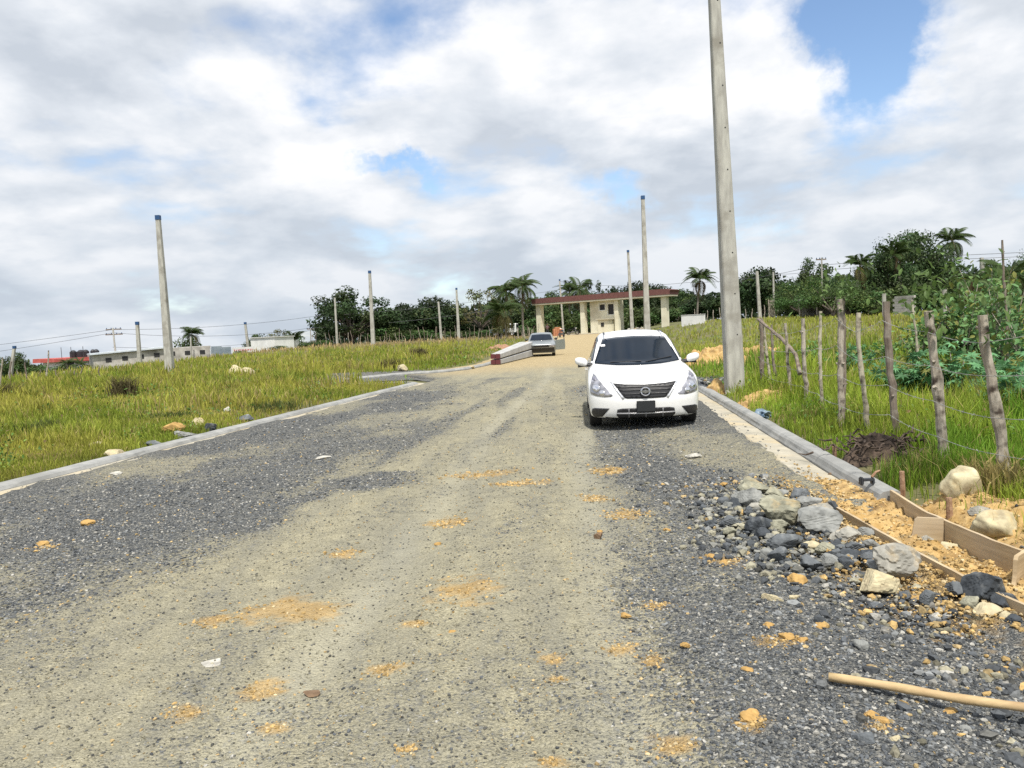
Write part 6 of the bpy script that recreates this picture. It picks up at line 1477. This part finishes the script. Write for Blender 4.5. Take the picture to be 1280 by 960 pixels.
def car_body(kind_):
    if kind_ == 'white':
        W_, Lc = .8475, 4.45
        def f(x, y, z):
            x = np.abs(x)
            yf = itp(z, [.1, .2, .3, .45, .55, .65, .72, .80, .9], [.13, .05, .012, 0, .015, .045, .09, .20, .45]) + .36 * (x / .85) ** 3.2
            yr = Lc - .22 * (x / .85) ** 4 - itp(z, [.2, .4, .6, .9, 1.05], [.08, 0, .02, .08, .16])
            hw = itp(z, [.12, .25, .45, .70, .86, .95, 1.05], [.785, .825, .8475, .845, .82, .785, .74]) - .06 * np.clip((y - 3.5) / .95, 0, 1) ** 2 - .03 * np.clip((.9 - y) / .9, 0, 1) ** 2
            zt = itp(y, [-.1, 0, .1, .25, .45, .8, 1.15, 1.35, 3.7, 4.0, 4.5], [.66, .70, .745, .795, .845, .905, .955, .98, 1.02, 1.045, 1.0]) - .07 * (x / .8) ** 2.4 - .012 * np.exp(-((x - .30) / .07) ** 2) * np.clip(1.3 - y, 0, 1) * 0
            b = smax(smax(yf - y, x - hw, .10), smax(z - zt, y - yr, .08), .06); b = smax(b, .19 - z, .04)
            ye = y - .20 * (x / .7) ** 2
            zc = itp(ye, [1.0, 1.12, 1.95, 2.25, 2.65, 3.1, 3.45, 4.0, 4.2], [.86, .93, 1.375, 1.455, 1.495, 1.465, 1.40, 1.10, .98]) - .055 * (x / .6) ** 2
            cw = itp(z, [.8, .95, 1.2, 1.38, 1.5], [.80, .775, .685, .615, .55]) - .05 * np.clip((y - 3.0) / 1.2, 0, 1) ** 2
            cabin = smax(smax(smax(x - cw, z - zc, .07), .7 - z, .05), smax(1.05 - ye, y - 4.1, .03), .03)
            u_ = smin(b, cabin, .035)
            for yc in (.86, 3.46):
                wl = np.sqrt((y - yc) ** 2 + (z - .30) ** 2) - .345; wl = np.maximum(wl, .55 - x); u_ = smax(u_, -wl, .02)
            return u_
        return f, (-.98, -.12, .08), (.98, 4.6, 1.62)
    def f(x, y, z):
        x = np.abs(x)
        yf = itp(z, [.15, .3, .5, .62, .72, .8], [.22, .2, .10, .06, .08, .3]) + .14 * (x / .82) ** 4; yr = 4.25 - .1 * (x / .82) ** 4 + 0 * z
        hw = itp(z, [.15, .3, .55, .8, .95], [.79, .81, .83, .81, .77]); zt = itp(y, [0, .1, .3, 1.1, 1.3, 3.4, 4.3], [.70, .74, .77, .89, .91, .93, .9]) - .05 * (x / .8) ** 3
        b = smax(smax(yf - y, x - hw, .06), smax(z - zt, y - yr, .05), .05); b = smax(b, .2 - z, .03)
        ye = y - .1 * (x / .7) ** 2; zc = itp(ye, [1.1, 1.25, 1.85, 2.1, 2.5, 3.0, 3.6, 3.9], [.82, .9, 1.26, 1.34, 1.365, 1.34, .98, .85]) - .04 * (x / .6) ** 2; cw = itp(z, [.8, .92, 1.15, 1.3, 1.37], [.78, .75, .66, .60, .56])
        u_ = smin(b, smax(smax(smax(x - cw, z - zc, .05), .65 - z, .05), smax(1.15 - ye, y - 3.8, .03), .03), .03)
        for yc in (.85, 3.35):
            wl = np.maximum(np.sqrt((y - yc) ** 2 + (z - .29) ** 2) - .335, .55 - x); u_ = smax(u_, -wl, .02)
        return u_
    return f, (-.95, -.12, .08), (.95, 4.45, 1.5)
def wheel(parent, x, y, rad=.30, wd_=.19):
    s = 1 if x > 0 else -1; pr = [(-wd_ / 2, rad * .62), (-wd_ / 2, rad * .93), (-wd_ / 2 + .025, rad), (wd_ / 2 - .025, rad), (wd_ / 2, rad * .93), (wd_ / 2, rad * .62)]
    mb = MB(); mb.lathe(pr, 36, 'X', (x, y, rad)); w_ = mb.build('wheel', M['rubber'], parent, smooth=False)
    mb = MB(); mb.lathe([(s * wd_ * .3, 0.0), (s * wd_ * .42, rad * .12), (s * wd_ * .3, rad * .2), (s * wd_ * .34, rad * .55), (s * wd_ * .5, rad * .63)], 30, 'X', (x, y, rad)); mb.build('rim', M['rim'], w_, smooth=True)
def make_car(kind_, root, paint):
    f, lo, hi = car_body(kind_); P, F = surface_nets(f, lo, hi, .026); me = fast_mesh('body', P, F, paint, True); link('body', me, root)
    return BVHTree.FromPolygons([Vector(p) for p in P], [tuple(int(i) for i in q) for q in F])
# white sedan
fl = at_z(737, 535, .0); fr = at_z(877, 533, .0)
cp = at_z(808.5, 538, 0.02); rzc = R(-5.0)
car = thing('car', 'white sedan parked on the gravel facing the camera beside the right kerb', 'car', (cp.x, cp.y, road_z(cp.x, cp.y + 1) - .01), rzc)
bv = make_car('white', car, M['carwhite'])
for x in (-.735, .735):
    for y in (.86, 3.46): wheel(car, x, y)
ws = [(-.70, .955), (-.35, .935), (0, .93), (.35, .935), (.70, .955), (.655, 1.06), (.60, 1.20), (.535, 1.35), (.30, 1.375), (0, 1.383), (-.30, 1.375), (-.535, 1.35), (-.60, 1.20), (-.655, 1.06)]
wsh = panel('windshield', ws, bv, M['carglass'], car, off=.006)
panel('sticker', [(-.575, 1.255), (-.50, 1.258), (-.50, 1.225), (-.575, 1.222)], bv, plain('white sticker', (.75, .75, .75), .5), wsh, off=.010, thick=0)
for s in (-1, 1):
    w0 = [(1.62, 1.0), (2.18, 1.33), (2.4, 1.375), (2.72, 1.385), (2.72, .995)]; w1 = [(2.80, .995), (2.80, 1.385), (3.15, 1.37), (3.42, 1.30), (3.78, 1.06), (3.74, 1.0)]
    panel('side_window', w0, bv, M['carglass'], car, 'x', .004, side=s); panel('side_window', w1, bv, M['carglass'], car, 'x', .004, side=s)
    panel('door_seam', [(2.755, .35), (2.765, .35), (2.765, .97), (2.755, .97)], bv, M['dkgrey'], car, 'x', .002, thick=.003, side=s); panel('door_seam', [(1.50, .40), (1.51, .40), (1.58, .95), (1.57, .95)], bv, M['dkgrey'], car, 'x', .002, thick=.003, side=s)
    for y in (2.5, 3.45): mb = MB(); hit = bv.ray_cast(Vector((2 * s, y, .82)), Vector((-s, 0, 0)))[0]; mb.box(hit + Vector((s * .015, 0, 0)), (.03, .17, .03), bev=.01); mb.build('door_handle', M['carwhite'], car)
panel('rear_window', [(-.56, 1.12), (.56, 1.12), (.47, 1.37), (-.47, 1.37)], bv, M['carglass'], car, '-y', .004)
gr = panel('grille', [(-.465, .712), (-.30, .694), (0, .682), (.30, .694), (.465, .712), (.40, .62), (.305, .497), (.27, .488), (0, .482), (-.27, .488), (-.305, .497), (-.40, .62)], bv, M['black'], car, off=.006)
for z in (.545, .60, .645):
    hw = .30 + (z - .49) * .60; panel('slat', [(-hw, z), (hw, z), (hw + .008, z + .016), (-hw - .008, z + .016)], bv, plain('grille slat', (.03, .03, .032), .5), gr, off=.016, thick=.01)
for s in (-1, 1):
    t = [(-.505, .728), (-.47, .716), (-.405, .62), (-.31, .492), (-.335, .478), (-.42, .60)]
    panel('grille_trim', t if s < 0 else mir(t), bv, plain('pale chrome trim', (.66, .67, .70), .25, .5), car, off=.010)
    hl = [(-.742, .842), (-.70, .80), (-.60, .675), (-.478, .535), (-.50, .520), (-.60, .512), (-.72, .525), (-.795, .548), (-.806, .60), (-.80, .68), (-.775, .78)]
    hl = hl if s < 0 else mir(hl); h_ = panel('headlight', hl, bv, M['lamp'], car, off=.006)
    def disc(cx, cz, r_): return [(s * -1 * (cx + r_ * math.cos(a)), cz + r_ * math.sin(a)) for a in np.linspace(0, 2 * math.pi, 15)[:-1]]
    panel('reflector', disc(-.715, .645, .055), bv, plain('lamp reflector', (.75, .75, .78), .1, .9), h_, off=.012, thick=.004); panel('reflector', disc(-.63, .575, .042), bv, plain('lamp reflector', (.75, .75, .78), .1, .9), h_, off=.012, thick=.004)
    ind = [(-.742, .825), (-.70, .775), (-.735, .745), (-.775, .765)]; panel('turn_signal', ind if s < 0 else mir(ind), bv, plain('grey lamp', (.16, .16, .2), .2), h_, off=.012, thick=.004)
    fp = [(-.535, .342), (-.75, .342), (-.785, .325), (-.798, .26), (-.775, .215), (-.745, .203), (-.64, .212)]; fp = fp if s < 0 else mir(fp); f_ = panel('fog_light_pocket', fp, bv, M['black'], car, off=.006)
    # hood gap running from the windscreen corner to the lamp
    hs = [(-.705, .93), (-.70, .88), (-.675, .81), (-.60, .755), (-.52, .735), (-.52, .729), (-.604, .748), (-.682, .806), (-.709, .88)]
    panel('hood_seam', hs if s < 0 else mir(hs), bv, plain('panel gap', (.25, .25, .26), .6), car, off=.002, thick=.002)
    # mirrors
    bm = bmesh.new(); bmesh.ops.create_icosphere(bm, subdivisions=3, radius=1.0); bm.verts.index_update()
    V = []
    for v in bm.verts:
        x, y, z = v.co; V.append(Vector((s * (.925 + .105 * math.copysign(abs(x) ** .8, x)), 1.50 + .085 * y, 1.0 + .070 * math.copysign(abs(z) ** .75, z) + .018 * x)))
    F = [tuple(v.index for v in q.verts) for q in bm.faces]; bm.free(); mb = MB(); mb.add(V, F); m_ = mb.build('mirror', M['carwhite'], car, smooth=True)
    mb = MB(); mb.tube([(s * .74, 1.54, .935), (s * .86, 1.52, .945), (s * .98, 1.51, .948)], [.035, .032, .045], 8); mb.build('mirror_arm', M['black'], m_)
panel('hood_edge_seam', [(-.52, .735), (-.3, .717), (0, .706), (.3, .717), (.52, .735), (.52, .729), (.3, .711), (0, .70), (-.3, .711), (-.52, .729)], bv, plain('panel gap', (.25, .25, .26), .6), car, off=.002, thick=.002)
lo_ = panel('lower_intake', [(-.35, .340), (0, .347), (.35, .340), (.42, .325), (.435, .24), (.40, .200), (0, .196), (-.40, .200), (-.435, .24), (-.42, .325)], bv, M['black'], car, off=.006)
panel('intake_bar', [(-.425, .276), (0, .270), (.425, .276), (.425, .261), (0, .255), (-.425, .261)], bv, plain('grey bar', (.55, .55, .57), .3, .4), lo_, off=.014)
for x in (-.25, 0, .25): panel('intake_bar', [(x - .006, .335), (x + .006, .335), (x + .006, .205), (x - .006, .205)], bv, plain('thin grey bar', (.25, .25, .26), .4), lo_, off=.012, thick=.006)
panel('lower_lip', [(-.60, .208), (-.3, .186), (0, .182), (.3, .186), (.60, .208), (.58, .17), (-.58, .17)], bv, M['black'], car, off=.004)
y_ = bv.ray_cast(Vector((0, -2, .38)), Vector((0, 1, 0)))[0].y
mb = MB(); mb.box((0, y_ - .03, .365), (.255, .012, .150), bev=.005); pl_ = mb.build('number_plate', plain('dark plate', (.022, .024, .026), .4), car)
mb = MB(); mb.box((0, y_ - .022, .365), (.275, .012, .168), bev=.005); mb.build('plate_holder', M['black'], pl_)
e_ = bv.ray_cast(Vector((0, -2, .585)), Vector((0, 1, 0)))[0]; mb = MB()
pts = [Vector((.063 * math.cos(a), 0, .058 * math.sin(a))) + e_ + Vector((0, -.035 + .012 * math.sin(a), 0)) for a in np.linspace(0, 2 * math.pi, 25)]; mb.tube(pts, .0115, 8, False); mb.box(e_ + Vector((0, -.038, 0)), (.165, .016, .030), bev=.005); mb.tube([e_ + Vector((0, -.03, 0)), e_ + Vector((0, .02, 0))], .03, 10); mb.build('emblem', M['chrome'], car, smooth=False)
for a, b in (((-.45, .968), (.05, .975)), ((.12, .962), (.58, 1.02))):
    A = bv.ray_cast(Vector((a[0], -2, a[1])), Vector((0, 1, 0)))[0]; B = bv.ray_cast(Vector((b[0], -2, b[1])), Vector((0, 1, 0)))[0]; mb = MB(); mb.tube([A + Vector((0, -.02, .012)), A.lerp(B, .5) + Vector((0, -.03, .012)), B + Vector((0, -.02, .012))], .008, 6); mb.build('wiper', M['black'], car)
mb = MB(); mb.box((0, 2.2, .20), (1.3, 3.9, .06)); mb.build('underbody', M['black'], car)
for s in (-1, 1): mb = MB(); mb.tube([(s * .50, 2.1, 1.437 if 0 else 1.44), (s * .5, 2.5, 1.465), (s * .49, 3.1, 1.45)], .010, 6); mb.build('roof_seam', M['dkgrey'], car)
# silver sedan with an open door
cp = at_z(677, 446, .02); car2 = thing('car', 'old silver sedan with missing bumper and open door beside the stacked poles', 'car', (cp.x, cp.y, road_z(cp.x, cp.y)), R(-3))
bv = make_car('silver', car2, M['carsilver'])
for x in (-.70, .70):
    for y in (.85, 3.35): wheel(car2, x, y, .29)
panel('windshield', [(-.66, .92), (0, .905), (.66, .92), (.55, 1.24), (0, 1.265), (-.55, 1.24)], bv, M['carglass'], car2, off=.006)
panel('bumper_gap', [(-.74, .50), (.74, .50), (.76, .24), (-.76, .24)], bv, M['black'], car2, off=.01); panel('grille', [(-.45, .655), (.45, .655), (.45, .53), (-.45, .53)], bv, M['black'], car2, off=.008)
panel('headlight', [(.48, .67), (.76, .67), (.77, .53), (.48, .53)], bv, M['lamp'], car2, off=.01); panel('headlight_hole', [(-.48, .67), (-.76, .67), (-.77, .53), (-.48, .53)], bv, M['black'], car2, off=.008)
for s in (-1, 1):
    panel('side_window', [(1.7, .95), (2.1, 1.22), (2.45, 1.25), (2.45, .95)], bv, M['carglass'], car2, 'x', .004, side=s); panel('side_window', [(2.52, .95), (2.52, 1.25), (3.0, 1.22), (3.3, .97)], bv, M['carglass'], car2, 'x', .004, side=s)
    bm = bmesh.new(); bmesh.ops.create_icosphere(bm, subdivisions=2, radius=1.0); bm.verts.index_update(); mb = MB(); mb.add([Vector((s * .86 + v.co.x * .1, 1.5 + v.co.y * .06, .97 + v.co.z * .07)) for v in bm.verts], [tuple(v.index for v in q.verts) for q in bm.faces]); bm.free(); mb.build('mirror', M['black'], car2, smooth=True)
mb = MB(); D0 = Vector((.82, 1.35, 0)); du = Vector((math.cos(R(58)), math.sin(R(58)), 0)); 
mb.prism([(0, .32), (1.0, .32), (1.05, .6), (1.0, .92), (0, .88)], -.04, .04, lambda p: D0 + du * p.x + Vector((-du.y, du.x, 0)) * p.y + Vector((0, 0, p.z))); dr = mb.build('door', M['carsilver'], car2)
mb = MB(); mb.tube([D0 + du * .1 + Vector((0, 0, .88)), D0 + du * .45 + Vector((0, 0, 1.26)), D0 + du * .95 + Vector((0, 0, 1.27)), D0 + du * 1.0 + Vector((0, 0, .92))], .022, 6); mb.build('window_frame', M['dkgrey'], dr)
# small truck beyond the dry grass
p = at_y(640, 422, 120); gz = Hs(p.x, 120); tr = thing('truck', 'small white and blue truck behind the fence left of the gate', 'truck', (p.x, 120, gz + .15), R(75))
mb = MB(); mb.prism([(-.8, .5), (.8, .5), (.8, 1.0), (.72, 1.75), (.6, 1.85), (-.6, 1.85), (-.72, 1.75), (-.8, 1.0)], -.9, .7); mb.build('cab', M['white'], tr)
mb = MB(); mb.box((0, 2.0, .82), (1.7, 2.5, .5), bev=.03); mb.build('bed', plain('blue paint', (.07, .13, .28), .4), tr)
mb = MB(); mb.prism([(-.64, 1.1), (.64, 1.1), (.56, 1.7), (-.56, 1.7)], -.93, -.905); mb.build('windshield', M['carglass'], tr)
for s in (-1, 1): mb = MB(); mb.box((s * .785, -.1, 1.4), (.06, .9, .5)); mb.build('side_window', M['carglass'], tr)
for x in (-.7, .7):
    for y in (-.3, 2.4): wheel(tr, x, y, .36)
